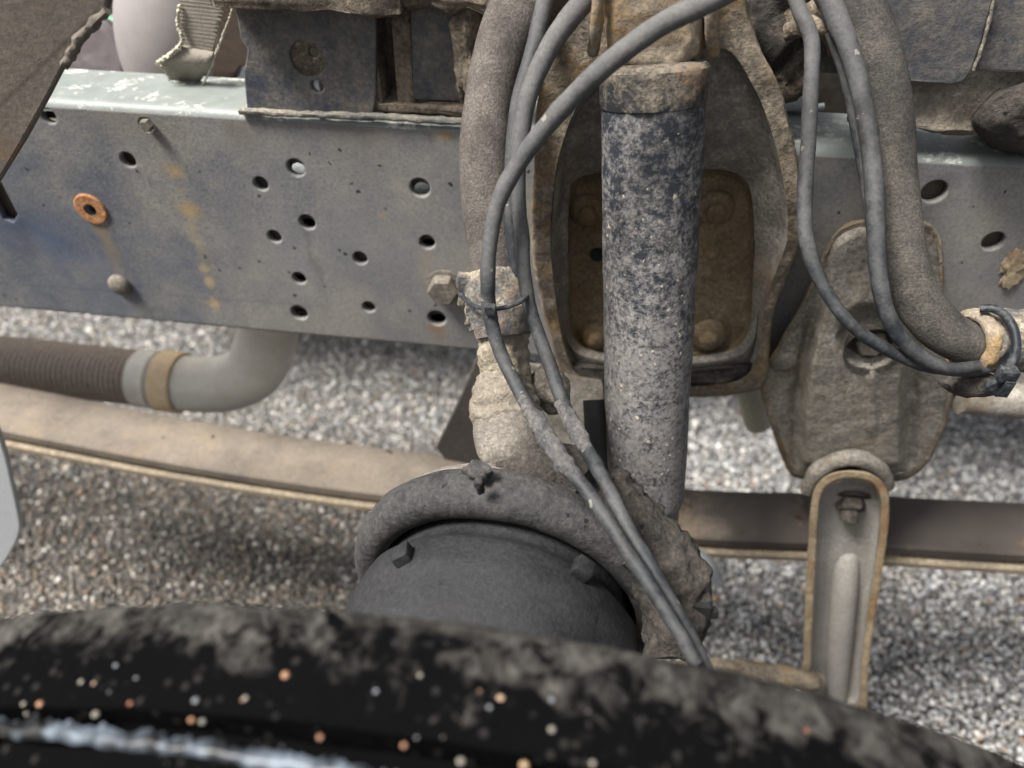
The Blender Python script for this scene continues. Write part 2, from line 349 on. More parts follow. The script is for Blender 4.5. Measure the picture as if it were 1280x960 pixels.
def box(c, s, rot=None, bev=0.0, cuts=0):
    bm = bmesh.new(); bmesh.ops.create_cube(bm, size=1)
    for v in bm.verts: v.co = Vector((v.co.x * s[0], v.co.y * s[1], v.co.z * s[2]))
    if bev: bmesh.ops.bevel(bm, geom=bm.edges[:] , offset=bev, segments=2, affect='EDGES', profile=.6)
    if cuts: bmesh.ops.subdivide_edges(bm, edges=bm.edges[:], cuts=cuts, use_grid_fill=True)
    if rot is not None: bmesh.ops.rotate(bm, verts=bm.verts[:], matrix=rot)
    bm.verts.index_update()
    r = ([v.co + Vector(c) for v in bm.verts], [tuple(v.index for v in f.verts) for f in bm.faces]); bm.free(); return r
def lump(c, rad, amp=.25, sc=60, seed=0, sub=4, rot=None):
    bm = bmesh.new(); bmesh.ops.create_icosphere(bm, subdivisions=sub, radius=1); vs = []
    for v in bm.verts:
        d = v.co.copy(); q = Vector((d.x * rad[0], d.y * rad[1], d.z * rad[2]))
        if rot is not None: q = rot @ q
        k = noise.noise(q * sc + Vector((seed * 3.1, 0, 0))) + .5 * noise.noise(q * sc * 2.2 + Vector((0, seed, 0))) + .3 * noise.noise(q * sc * 5)
        vs.append(Vector(c) + q * (1 + amp * k))
    fs = [tuple(v.index for v in f.verts) for f in bm.faces]; bm.free(); return vs, fs
def hexhead(P, axis, r, h, seg=6, dome=True, rot0=.3):
    A = Vector(axis).normalized(); N = A.orthogonal().normalized(); B = A.cross(N); vs, fs = [], []
    prof = [(0, r), (h * .8, r), (h, r * .84)]
    for s, q in prof:
        for k in range(seg):
            a = 2 * math.pi * k / seg + rot0; vs.append(P + A * s + (N * math.cos(a) + B * math.sin(a)) * q)
    for i in range(len(prof) - 1):
        for k in range(seg): a = i * seg + k; b = i * seg + (k + 1) % seg; fs.append((a, b, b + seg, a + seg))
    fs.append(tuple(range(2 * seg, 3 * seg))); fs.append(tuple(range(seg))); return vs, fs
def plate(outer, holes, th, Y, bev=.0015, res=28):
    """outer: list of (x,z); holes: (x,z,r) or lists of (x,z); a drilled plate whose front lies at y = Y, th deep"""
    cu = bpy.data.curves.new('tmp', 'CURVE'); cu.dimensions = '2D'; cu.fill_mode = 'BOTH'
    cu.extrude = th / 2 - bev; cu.bevel_depth = bev; cu.bevel_resolution = 1; cu.offset = -bev
    def poly(P):
        sp = cu.splines.new('POLY'); sp.points.add(len(P) - 1)
        for i, (x, z) in enumerate(P): sp.points[i].co = (x, z, 0, 1)
        sp.use_cyclic_u = True
    poly(outer)
    for h in holes:
        if isinstance(h, tuple): poly([(h[0] + h[2] * math.cos(2*math.pi*k/res), h[1] + h[2] * math.sin(2*math.pi*k/res)) for k in range(res)])
        else: poly(h)
    o = bpy.data.objects.new('tmp', cu); COL.objects.link(o)
    me = o.to_mesh(depsgraph=bpy.context.evaluated_depsgraph_get()) if False else None
    dg = bpy.context.evaluated_depsgraph_get(); ev = o.evaluated_get(dg); me = ev.to_mesh()
    vs = [Vector((v.co.x, Y + th / 2 - v.co.z, v.co.y)) for v in me.vertices]; fs = [tuple(p.vertices) for p in me.polygons]
    ev.to_mesh_clear(); bpy.data.objects.remove(o); bpy.data.curves.remove(cu)
    return vs, fs
def pxz(P, Y): return [((q := at(x, y, Y)).x, q.z) for x, y in P]
def smooth2(P, n=4, closed=True):
    P = [Vector((a, b)) for a, b in P]; N = len(P); out = []
    for i in range(N):
        a, b, c, d = P[(i-1) % N], P[i], P[(i+1) % N], P[(i+2) % N]
        for k in range(n):
            t = k / n; q = .5 * ((2*b) + (c-a)*t + (2*a-5*b+4*c-d)*t*t + (3*b-a-3*c+d)*t*t*t); out.append((q.x, q.y))
    return out
def polar(P, c, N):
    """resample closed outline at N equal angles round c"""
    out = []
    for k in range(N):
        a = 2 * math.pi * k / N; dx, dy = math.cos(a), math.sin(a); best = None
        for (x0, y0), (x1, y1) in zip(P, P[1:] + P[:1]):
            ex, ey = x1 - x0, y1 - y0; den = dx * ey - dy * ex
            if abs(den) < 1e-9: continue
            t = ((x0 - c[0]) * ey - (y0 - c[1]) * ex) / den; u = ((x0 - c[0]) * dy - (y0 - c[1]) * dx) / den
            if t > 0 and -1e-6 <= u <= 1 + 1e-6 and (best is None or t > best): best = t
        out.append((c[0] + dx * (best or 1), c[1] + dy * (best or 1)))
    return out
def loft(rings, c, N=160, sub=5, fill=0, sm=4):
    """rings: list of (pixel outline, Y or function (px,py)->Y). Joined front to back; fill rings close the centre"""
    W = []
    for P, Y in rings:
        Q = polar(smooth2(P, sm) if sm > 1 else P, c, N)
        W.append([at(x, y, Y(x, y) if callable(Y) else Y) for x, y in Q])
    if fill:
        last = W[-1]; ctr = sum(last, Vector()) / N
        for k in range(1, fill): W.append([ctr.lerp(p, 1 - k / fill) for p in last])
    R2 = []
    for i in range(len(W) - 1):
        s = sub if i < len(rings) - 1 else 1
        for k in range(s): R2.append([a.lerp(b, k / s) for a, b in zip(W[i], W[i+1])])
    R2.append(W[-1]); vs, fs = [], []
    for r in R2: vs += r
    for i in range(len(R2) - 1):
        for k in range(N): a = i * N + k; b = i * N + (k + 1) % N; fs.append((a, b, b + N, a + N))
    if fill:
        vs.append(sum(R2[-1], Vector()) / N); q = len(vs) - 1
        for k in range(N): fs.append(((len(R2)-1) * N + k, (len(R2)-1) * N + (k + 1) % N, q))
    return vs, fs
ins = lambda P, c, k: [(x + (c[0]-x) * k, y + (c[1]-y) * k) for x, y in P]
def torus_part(P, axis, R, r, seg=48, s2=10):
    A = Vector(axis).normalized(); N = A.orthogonal().normalized(); B = A.cross(N); vs, fs = [], []
    for i in range(seg):
        a = 2*math.pi*i/seg; d = N*math.cos(a)+B*math.sin(a)
        for k in range(s2):
            b = 2*math.pi*k/s2; vs.append(P + d*(R + r*math.cos(b)) + A*r*math.sin(b))
    for i in range(seg):
        for k in range(s2):
            a = i*s2+k; b = i*s2+(k+1)%s2; j = (i+1)%seg; fs.append((a, b, j*s2+(k+1)%s2, j*s2+k))
    return vs, fs
OUT = Vector((0, -1, 0))

# ------------------------------------------------------------------ ground
def ground():
    n = 40; vs = [(x, y, 0) for x in (-60, 60) for y in (-60, 60)]
    o = obj('ground', ([(-60, -60, 0), (60, -60, 0), (60, 60, 0), (-60, 60, 0)], [(0, 1, 2, 3)]), 'bed', smooth=False, kind='structure')
    rs = np.random.RandomState(3)
    bm = bmesh.new(); bmesh.ops.create_icosphere(bm, subdivisions=1, radius=1)
    bv = np.array([v.co[:] for v in bm.verts]); bf = np.array([[v.index for v in f.verts] for f in bm.faces]); bm.free()
    sp = .0079; xs = np.arange(-1.75, 2.1, sp); ys = np.arange(-.35, 2.6, sp)
    X, Y = np.meshgrid(xs, ys); X = X.ravel(); Y = Y.ravel()
    # keep what the eye can reach between the parts
    P = np.c_[X, Y, np.zeros_like(X)] - np.array(CAM[:])
    z = P @ np.array(FWD[:]); u = 640 + FPX * (P @ np.array(RGT[:])) / z; v = 480 - FPX * (P @ np.array(UPV[:])) / z
    keep = (z > 0) & (u > -160) & (u < 1440) & (v > 300) & (v < 1060)
    X, Y = X[keep], Y[keep]; K = len(X)
    X = X + rs.uniform(-.45, .45, K) * sp; Y = Y + rs.uniform(-.45, .45, K) * sp
    r = sp * rs.lognormal(-.62, .24, K)
    A = rs.normal(size=(K, 3, 3)); q, _ = np.linalg.qr(A)
    sc = np.stack([r * rs.uniform(.8, 1.35, K), r * rs.uniform(.7, 1.1, K), r * rs.uniform(.5, .9, K)], 1)
    jit = bv[None] * (1 + rs.uniform(-.16, .16, (K, len(bv), 1)))
    V = np.einsum('kij,knj->kni', q, jit * sc[:, None, :])
    V[:, :, 0] += X[:, None]; V[:, :, 1] += Y[:, None]; V[:, :, 2] += (r * rs.uniform(.1, .9, K))[:, None]
    F = bf[None] + (np.arange(K) * len(bv))[:, None, None]
    me = bpy.data.meshes.new('gravel'); nv = K * len(bv); nf = K * len(bf)
    me.vertices.add(nv); me.vertices.foreach_set('co', V.reshape(-1).astype(np.float32))
    me.loops.add(nf * 3); me.loops.foreach_set('vertex_index', F.reshape(-1).astype(np.int32))
    me.polygons.add(nf); me.polygons.foreach_set('loop_start', np.arange(0, nf * 3, 3, dtype=np.int32)); me.polygons.foreach_set('loop_total', np.full(nf, 3, np.int32))
    me.update(); me.validate()
    pal = np.array([lin(c)[:3] for c in ('#6f6e6c', '#8d8b88', '#a8a5a0', '#5a5856', '#7b766f', '#8b7b69', '#b8b3aa', '#4b4947', '#93806e', '#787f86')])
    idx = rs.choice(len(pal), K, p=[.17, .17, .12, .14, .12, .07, .04, .11, .03, .03]); C = pal[idx] * rs.uniform(.75, 1.2, (K, 1))
    # truck shade painted into left stones as darker brown, right ones brightened as lit
    gravel_shade = (np.clip((.05 - X) / .5 + .18 * np.sin(X * 7 + Y * 4), 0, 1) * np.clip(1.15 - (Y - .25) / .45, .3, 1))[:, None]
    C = C * (1.45 - gravel_shade * .82) * (1 + (1 - gravel_shade) * np.array([[-.04, 0, .05]])) * (1 - gravel_shade * np.array([[0, .08, .18]]))
    gy = C.mean(1, keepdims=True); C = gy + (C - gy) * (.45 + .55 * gravel_shade)
    sp_ = rs.uniform(0, 1, K) < .012; C[sp_] = np.array(lin('#a88a70')[:3]) * rs.uniform(.6, 1.1, (sp_.sum(), 1))
    wh = rs.uniform(0, 1, K) < .05; C[wh] = np.array(lin('#d6d2ca')[:3])
    col = np.concatenate([np.repeat(C, len(bv), 0), np.ones((nv, 1))], 1).astype(np.float32)
    a = me.color_attributes.new('tint', 'FLOAT_COLOR', 'POINT'); a.data.foreach_set('color', col.reshape(-1))
    me.materials.append(M['gravel']); me.shade_smooth()
    g_ = bpy.data.objects.new('gravel', me); COL.objects.link(g_); g_['kind'] = 'stuff'; g_['label'] = 'small rounded grey and tan gravel stones covering the ground'; g_['category'] = 'gravel'
ground()

# ------------------------------------------------------------------ chassis rail
ZB, ZT = GZ, GZ + .2535
rail = thing('chassis_rail', 'long blue grey truck chassis rail drilled with many holes, pale top flange', 'chassis rail', (0, 0, ZB))
HOLES = [(160, 200, 7.5), (118, 263, 6.5), (370, 210, 8.5), (384, 278, 8), (374, 348, 7.2), (374, 391, 9.2), (461, 384, 6.8),
         (525, 235, 9.2), (534, 303, 7.5), (546, 398, 9.6), (1168, 240, 10), (60, 145, 7.5), (1242, 302, 9)]
FILLED = [(326, 230, 7), (343, 296, 7), (450, 323, 7.3), (183, 156, 6.5)]
def hxz(h, Y=0): q = at(h[0], h[1], Y); return (q.x, q.z, h[2] / 1000)
slot = [(a, b) for a, b in pxz([(-16, 208), (-6, 214), (22, 268), (16, 278), (4, 274), (-20, 230)], 0)]
outer = [(-2.4, ZB + .006), (-2.4, ZT - .006), (2.4, ZT - .006), (2.4, ZB + .006)]
obj('web', plate(outer, [hxz(h) for h in HOLES + FILLED] + [slot], .008, 0), 'web', rail)
# rounded corners run into the flanges: swept channel strip
def channel(z0, sgn):
    prof = [(.008, 0)] + []
    r = .010; P = []
    for k in range(7):
        a = math.pi / 2 * k / 6; P.append((r - r * math.cos(a), sgn * r * math.sin(a)))
    out = [(y, z0 - sgn * (r - abs(z) ) * 1) for y, z in P] + [(.078, z0)]
    inn = [(.078, z0 - sgn * .008), (.0115, z0 - sgn * .008), (.008, z0 - sgn * .0115)]
    ring = out + inn; vs, fs = [], []
    X = [-2.4 + i * .1 for i in range(49)]
    for x in X: vs += [(x, y, z) for y, z in ring]
    n = len(ring)
    for i in range(len(X) - 1):
        for k in range(n): a = i*n+k; b = i*n+(k+1)%n; fs.append((a, b, b+n, a+n))
    fs.append(tuple(range(n))); fs.append(tuple((len(X)-1)*n+k for k in range(n)))
    return vs, fs
obj('top_flange', channel(ZT, 1), 'flange', rail, ang=60, label='pale chipped grey paint on the top flange')
obj('bottom_flange', channel(ZB, -1), 'web', rail, ang=60)
# the lip under the flange edge
lin_h = [hxz(h, .012) for h in HOLES if (h[0], h[1]) in ((370, 210), (525, 235), (374, 348), (374, 391), (60, 145), (384, 278), (534, 303), (546, 398))]
lin_h = [(a + .002, b - .004, r * .98) for a, b, r in lin_h]
bk_h = [hxz(h, .03) for h in HOLES if (h[0], h[1]) in ((370, 210), (525, 235), (60, 145))]
obj('hole_shade_sheet', plate([(-2.3, ZB + .012), (-2.3, ZT - .012), (2.3, ZT - .012), (2.3, ZB + .012)], bk_h, .004, .030), 'black', rail)  # added black sheet, stands in for the darkness behind the holes
obj('liner_plate', plate([(-2.3, ZB + .02), (-2.3, ZT - .02), (2.3, ZT - .02), (2.3, ZB + .02)], lin_h, .006, .0125), 'liner', rail)
wq = at(113, 262, -.0015)
obj('washer_mark', lathe(Vector((wq.x, -.0022, wq.z)), (0, 1, 0), [(0, .0065), (0, .0155), (.0015, .017), (.002, .017)], 32, cap=False), 'rustwasher', rail, label='orange rusty ring round a hole')
b_ = at(150, 356, -.001)
obj('rivet', lathe(Vector((b_.x, 0, b_.z)), OUT, [(0, .0125), (.003, .0125), (.006, .010), (.0075, .006), (.008, .001)], 28), 'bolt', rail)
for (x, y, r, h) in ((555, 360, .0165, .013), (183, 157, .0058, .006)):
    q = at(x, y, -.004); f = obj('bolt', hexhead(Vector((q.x, -.001, q.z)), OUT, r, h), 'bolt', rail, ang=25)
    if r > .01: obj('washer', lathe(Vector((q.x, 0, q.z)), OUT, [(0, .019), (.002, .019), (.0025, .017)], 28), 'bolt', f)
# bolt end seen inside the low hole
q = at(376, 392, .03); obj('bolt', hexhead(Vector((q.x + .003, .018, q.z)), OUT, .006, .016), 'bolt', rail)
# unseen white pipe, added so that two holes look bright
q = at(372, 212, .125); o = obj('added_white_pipe', lathe(Vector((q.x - .12, .075 + .05, q.z)), (1, 0, 0), refine([(0, .0), (0, .02), (.01, .03), (.09, .03), (.1, .02)], .01) + [(.15, .02), (.16, .03), (.29, .03), (.3, .02), (.3, 0)], 32, cap=False), 'white',
        label='white pipe added behind the chassis rail to brighten its upper holes', cat='pipe')
o.name = 'white_pipe'

# ------------------------------------------------------------------ leaf spring below the rail
def leaf(pts, thick, wid, y0):
    """pts (x, z) of the lower front edge"""
    C = catmull([Vector((x, z, 0)) for x, z in pts], 10); vs, fs = [], []; e = .0025
    for c in C:
        x, z = c.x, c.y
        vs += [Vector(v) for v in ((x, y0 + e, z), (x, y0, z + e), (x, y0, z + thick - e), (x, y0 + e, z + thick), (x, y0 + wid - e, z + thick), (x, y0 + wid, z + thick - e), (x, y0 + wid, z + e), (x, y0 + wid - e, z))]
    n = 8
    for i in range(len(C) - 1):
        for k in range(n): a = i*n+k; b = i*n+(k+1)%n; fs.append((a, b, b+n, a+n))
    fs += [tuple(range(n)), tuple((len(C)-1)*n+k for k in range(n))]; return vs, fs
SY = -.03
sp = thing('leaf_spring', 'long brown leaf spring of two leaves running under the chassis rail', 'leaf spring', (0, 0, .4))
def sxz(P): return [((q := at(x, y, SY)).x, q.z) for x, y in P]
line = [(-420, 470), (-200, 508), (0, 547), (200, 586), (400, 618), (640, 648), (850, 680), (1050, 690), (1280, 704), (1500, 716), (1700, 722)]
top = sxz([(x, y) for x, y in line]); low = sxz([(x, y + 4 + .6 * 20) for x, y in line])
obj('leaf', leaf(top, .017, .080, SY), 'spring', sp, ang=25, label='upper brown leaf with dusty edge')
obj('leaf', leaf([(x, z - .020) for x, z in top], .013, .084, SY - .004), 'springedge', sp, ang=25, label='lower leaf below the dark gap')

# ------------------------------------------------------------------ shock absorber
Pt, Pb = dep(817, 100, .478), dep(806, 628, .645); ax = (Pb - Pt); L = ax.length; A_ = ax.normalized()
sh = thing('shock_absorber', 'black dust splashed shock absorber standing upright in front of the bracket', 'shock absorber', Pb)
rs_ = .0353
def cyl(s0, s1, r, nz, seed): return lathe(Pt, A_, refine([(s0, r), (s1, r)], .006), 72, noiz=nz, nsc=22, seed=seed, cap=False)
obj('dust_tube', lathe(Pt, A_, refine([(.0, rs_ * .8), (.004, rs_ - .001), (.016, rs_)], .004) + refine([(.016, rs_), (L - .012, rs_ - .0006)], .006) + [(L - .006, rs_ - .0018), (L - .001, rs_ - .004), (L, rs_ - .009), (L, .01)], 72, noiz=.0007, nsc=30, cap=False), 'shock', sh)
obj('cap', lathe(Pt, A_, refine([(-.011, rs_ * .72), (-.010, rs_ * .93), (-.007, rs_ + .0004), (.013, rs_ + .0014), (.0155, rs_ + .0012), (.0165, rs_ - .001)], .003), 72, noiz=.0016, nsc=45, seed=4), 'cap', sh, label='rusty band round the top of the tube')
obj('lower_tube', lathe(Pb, A_, refine([(-.02, .031), (.06, .030)], .006), 48, noiz=.0008, nsc=30), 'mudgrey', sh)
for k, (a, b) in enumerate(((.0, .02),)):
    pass

# ------------------------------------------------------------------ big pressed bracket behind the shock
CB = (828, 262)
outl = [(742, -60), (735, 0), (700, 45), (682, 90), (670, 145), (668, 210), (664, 300), (674, 370), (690, 430), (706, 478), (735, 490), (800, 494), (880, 496), (935, 490), (957, 478), (962, 430), (968, 385), (985, 340), (1001, 295), (1000, 220), (988, 160), (972, 105), (948, 55), (932, 0), (925, -60)]
inl = [(792, -30), (775, 50), (752, 90), (722, 130), (706, 170), (694, 220), (688, 300), (694, 370), (704, 430), (722, 468), (760, 480), (830, 484), (900, 480), (935, 468), (950, 430), (957, 380), (972, 335), (985, 290), (978, 220), (960, 150), (940, 105), (916, 66), (888, 50), (868, -30)]
br = thing('shock_bracket', 'large rusty pressed steel bracket with recessed window behind the shock absorber', 'bracket', at(830, 480, 0))
YR = lambda x, y: -.066 + .030 * max(0, min(1, (y - 250) / 230))
rv = loft([(outl, 0), (outl, lambda x, y: YR(x, y) + .004), ([(x + (828-x) * .012, y + (262-y) * .012) for x, y in outl], YR), (inl, lambda x, y: YR(x, y) - .001)], CB, 200, 6)
obj('outer_rim', rough_up(rv, .0011, 95, 1), 'rim', br, ang=70, label='ochre crusted outer rim')
wo = [(712, 240), (722, 224), (750, 216), (830, 212), (905, 214), (930, 224), (940, 245), (942, 320), (938, 400), (930, 425), (905, 440), (830, 446), (750, 440), (722, 428), (713, 400), (710, 320)]
wi = [(x + (828 - x) * .05, y + (330 - y) * .05 + 1) for x, y in wo]
pv = loft([(inl, lambda x, y: YR(x, y) + .001), ([(x + (828-x) * .05, y + (262-y) * .03) for x, y in inl], lambda x, y: YR(x, y) + .012), ([(x + (828 - x) * -.07, y + (330 - y) * -.08) for x, y in wo], -.036), (wo, -.031)], CB, 200, 6)
obj('pressed_panel', rough_up(pv, .0012, 30, 5), 'panel', br, ang=70)
rv = loft([(wo, -.0315), ([(x + (828 - x) * .02, y + (330 - y) * .02) for x, y in wo], -.0255), (wi, -.0215)], (828, 330), 160, 4, fill=16)
obj('recessed_plate', rough_up(rv, .0014, 40, 9), 'recess', br, ang=70, label='rust brown plate at the bottom of the window')
for (x, y, r) in ((895, 258, .0155), (735, 262, .0155), (747, 418, .016), (885, 418, .017)):
    q = at(x, y, -.022); P = Vector((q.x, -.0215, q.z))
    b2 = obj('bolt', rough_up(lathe(P, OUT, refine([(0, r), (.004, r), (.007, r * .86), (.0085, r * .55), (.013, r * .5), (.0145, r * .36), (.015, 0.0005)], .002), 36, cap=False), .0012, 90, x), 'recess', br)
for (x, y, r) in ((747, 318, .0062), (889, 313, .0062)):
    q = at(x, y, -.022); obj('painted_hole_disc', lathe(Vector((q.x, -.0222, q.z)), (0, 1, 0), [(0, r * 1.15), (-.0012, r * 1.1), (-.0006, r * .98), (-.0004, 0.0003)], 28, cap=False), 'black' if x < 800 else 'recess', br)  # raised discs for holes, the left one black to paint its inner shade
# bottom lip with grey patch
obj('bottom_lip', rough_up(loft([([(712, 452), (760, 458), (830, 462), (905, 458), (940, 448), (936, 470), (900, 482), (830, 488), (760, 486), (722, 476)], -.034), ([(722, 456), (760, 461), (830, 465), (905, 461), (930, 454), (928, 467), (895, 477), (830, 483), (765, 481), (730, 472)], -.040)], (828, 470), 120, 4, fill=4), .004, 50, 3), 'crust', br)
# upper mount over the shock
um = rough_up(loft([([(756, -60), (752, 0), (755, 45), (764, 84), (800, 96), (850, 92), (870, 78), (880, 60), (884, 0), (884, -60)], -.04), ([(760, -60), (758, 0), (760, 45), (770, 82), (800, 92), (848, 88), (864, 74), (872, 56), (874, 0), (874, -60)], -.095), ([(772, -50), (770, 0), (772, 45), (782, 74), (805, 82), (844, 80), (856, 68), (862, 50), (862, 0), (860, -50)], -.100)], (818, 20), 120, 10, fill=8, sm=3), .0028, 36, 11)
obj('upper_mount', um, 'tan', br, ang=60, label='tan dusted block above the shock absorber')
for (x0, x1) in ((742, 752), (884, 894)):
    obj('side_rib', rough_up(tube([at((x0+x1)/2, -40, -.10), at((x0+x1)/2, 20, -.10), at((x0+x1)/2 + (2 if x0 > 800 else -6), 66, -.085)], .0042, 10, 8), .001, 80, x0), 'tan', br)

# ------------------------------------------------------------------ spring seat and dark parts behind
o = obj('spring_seat', rough_up(loft([([(612, 448), (640, 446), (760, 470), (765, 610), (700, 640), (620, 640), (604, 600), (606, 540)], .05), ([(622, 455), (640, 452), (752, 476), (757, 606), (700, 632), (630, 632), (618, 596), (618, 545)], -.045)], (655, 545), 120, 8, fill=10, sm=1), .003, 25, 2), 'panel', ang=35,
        label='dusty grey spring seat block hidden behind the mud caked hose end', cat='spring seat')
q = dep(747, 568, .55); o = obj('u_bolt', tube([dep(742, 500, .60), dep(744, 540, .60), dep(747, 590, .60), dep(750, 620, .6)], .009, 16), 'black', label='black u bolt leg left of the shock absorber foot', cat='u-bolt')
obj('pale_rod', tube([at(756, 480, .02), at(757, 560, .02), at(758, 640, .02)], .006, 12), 'post', label='thin pale rod showing just left of the shock absorber foot', cat='rod')
obj('frame_gusset', plate(pxz([(556, 575), (545, 560), (572, 505), (596, 448), (640, 446), (640, 590)], -.004), [], .012, -.004), 'springdk', label='dark angled plate between the rail and the leaf spring', cat='plate')
obj('pale_post', tube([at(925, 440, .10), at(935, 480, .10), at(948, 530, .10)], .017, 20), 'post', label='pale olive post behind the two brackets', cat='post')
obj('pale_fitting', tube([at(856, 690, -.06), at(880, 706, -.06), at(896, 724, -.06)], [.012, .013, .009], 20), 'palegrey', label='short pale grey plastic fitting below the leaf spring', cat='fitting')

# ------------------------------------------------------------------ stabiliser bracket on the right
CS = (1078, 430)
so_ = [(1110, 274), (1145, 274), (1168, 286), (1178, 312), (1180, 370), (1184, 430), (1190, 480), (1184, 525), (1170, 560), (1152, 588), (1128, 600), (1095, 602), (1050, 600), (1010, 600), (988, 592), (974, 562), (964, 530), (952, 492), (954, 462), (975, 425), (1000, 380), (1022, 338), (1034, 306), (1050, 286), (1075, 276)]
sb = thing('stabiliser_bracket', 'tall dusty pressed bracket hanging from the rail on the right', 'bracket', at(1075, 600, 0))
def sst(a, b, x):
    t = max(0, min(1, (x - a) / (b - a))); return t * t * (3 - 2 * t)
def sbY(x, y):
    k = sst(330, 460, y)                                          # the middle channel gets deeper towards the foot
    xl = 1040 - 36 * sst(300, 520, y); xr = 1150 - 22 * sst(300, 520, y)
    pl = sst(xl - 7, xl + 7, x) * (1 - sst(xr - 6, xr + 6, x))
    Y = -.026 - (.006 + .014 * k) * pl
    Y += .006 * k * math.exp(-((x - xl + 10) / 7) ** 2) + .005 * k * math.exp(-((x - xr - 11) / 7) ** 2)
    Y -= .004 * math.exp(-((x - 1090) / 7) ** 2) * sst(455, 475, y) * (1 - sst(530, 560, y))
    r = math.hypot(x - 1085, y - 420); Y += .012 * math.exp(-(r / 37) ** 8)
    return Y
vs, fs = loft([(so_, .0), (so_, -.022), (ins(so_, CS, .015), -.027), (ins(so_, CS, .05), -.027)], CS, 200, 4)
obj('rim', rough_up((vs, fs), .0016, 50, 2), 'rim', sb, ang=70, label='rusty edge of the bracket')
N_ = 320; rp = polar(smooth2(ins(so_, CS, .05), 4), CS, N_); vs = []; fs = []; KR = 80
for j in range(KR):
    f = 1 - j / KR
    for (x, y) in rp:
        px, py = CS[0] + (x - CS[0]) * f, CS[1] + (y - CS[1]) * f
        Y = sbY(px, py); e = min(1, (1 - f) / .08); vs.append(at(px, py, -.0265 * (1 - e) + Y * e))
for j in range(KR - 1):
    for k in range(N_): a = j*N_+k; b = j*N_+(k+1) % N_; fs.append((a, b, b+N_, a+N_))
fs.append(tuple((KR-1)*N_+k for k in range(N_)))
obj('pressed_face', rough_up((vs, fs), .0010, 60, 7), 'casting', sb, ang=75)
q = at(1086, 424, -.03); P = Vector((q.x, -.033, q.z))
obj('bolt_recess', lathe(P, (0, 1, 0), [(-.0135, .0245), (-.015, .026), (-.014, .0235), (-.002, .0225), (-.001, .0)], 48, cap=False), 'crust', sb)
b2 = obj('bolt', rough_up(hexhead(P + Vector((0, .002, .002)), OUT, .0145, .012), .0006, 60, 1), 'bolt', sb, ang=25)
q = at(980, 455, -.03); obj('boss', rough_up(lathe(Vector((q.x, -.022, q.z)), OUT, refine([(0, .014), (.0055, .0125), (.0075, .009), (.008, .0003)], .002), 32, cap=False), .001, 90), 'casting', sb)
q = at(1052, 590, -.03)
obj('collar', rough_up(tube([at(1010, 612, -.05), at(1026, 586, -.055), at(1062, 572, -.058), at(1096, 584, -.055), at(1108, 606, -.05)], .009, 16, 8), .0015, 60, 4), 'casting', sb)

# ------------------------------------------------------------------ stabiliser link
lk = thing('stabiliser_link', 'upright grey channel section link bolted below the right hand bracket', 'link', at(1042, 870, -.11))
LY = lambda x, y: -.075 - .000115 * (y - 590)
lo = [(1013, 640), (1018, 612), (1034, 594), (1060, 588), (1088, 592), (1106, 606), (1112, 630), (1108, 680), (1096, 760), (1086, 830), (1076, 905), (1000, 900), (1003, 850), (1006, 760), (1009, 700)]
li = [(1022, 645), (1026, 616), (1040, 602), (1060, 597), (1084, 600), (1098, 612), (1102, 632), (1098, 680), (1086, 760), (1077, 830), (1070, 888), (1010, 884), (1012, 850), (1016, 760), (1019, 700)]
lf = [(1036, 690), (1040, 672), (1050, 662), (1062, 660), (1074, 662), (1084, 670), (1087, 682), (1086, 700), (1076, 780), (1068, 840), (1062, 872), (1024, 868), (1026, 845), (1031, 780), (1034, 720)]
CL = (1054, 740)
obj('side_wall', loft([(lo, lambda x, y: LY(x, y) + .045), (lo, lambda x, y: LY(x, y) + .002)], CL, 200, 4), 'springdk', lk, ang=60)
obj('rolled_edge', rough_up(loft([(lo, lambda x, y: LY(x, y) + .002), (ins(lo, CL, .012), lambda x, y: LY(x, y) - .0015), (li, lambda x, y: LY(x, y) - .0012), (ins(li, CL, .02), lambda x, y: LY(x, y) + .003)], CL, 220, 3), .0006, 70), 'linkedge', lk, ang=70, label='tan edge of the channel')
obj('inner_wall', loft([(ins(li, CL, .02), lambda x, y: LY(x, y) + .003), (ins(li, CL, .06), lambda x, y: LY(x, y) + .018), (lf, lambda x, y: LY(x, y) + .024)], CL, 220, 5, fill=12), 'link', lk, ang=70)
rb = [at(1060, 668, LY(0, 668) + .044), at(1058, 700, LY(0, 700) + .030), at(1055, 740, LY(0, 740) + .024), at(1050, 800, LY(0, 800) + .024), at(1045, 868, LY(0, 868) + .026)]
obj('centre_rib', tube(rb, [.0125, .0145, .0158, .0162, .015], 24, 10), 'link', lk, ang=70)
q = at(1064, 628, LY(0, 628) + .02)
b3 = obj('bolt', hexhead(q + Vector((0, .004, 0)), (0, -.8, -.45), .0155, .012), 'crust', lk, ang=25)
obj('thread', lathe(q + Vector((0, -.002, -.004)), (0, -.6, -.75), refine([(0, .0095), (.016, .0095), (.017, .007)], .003), 20), 'crust', b3)
obj('washer', lathe(q + Vector((0, .008, .002)), (0, -.8, -.45), [(0, .0215), (.003, .0215), (.004, .018)], 28), 'crust', b3)
# bar end meeting the link
obj('stabiliser_bar', rough_up(tube([at(760, 860, -.13), at(870, 838, -.13), at(930, 842, -.13), at(1000, 850, -.12), at(1020, 852, -.10)], [.015, .014, .015, .014, .012], 24, 10), .0035, 60, 3), 'rim', label='rusty bar end meeting the foot of the channel link', cat='stabiliser bar')

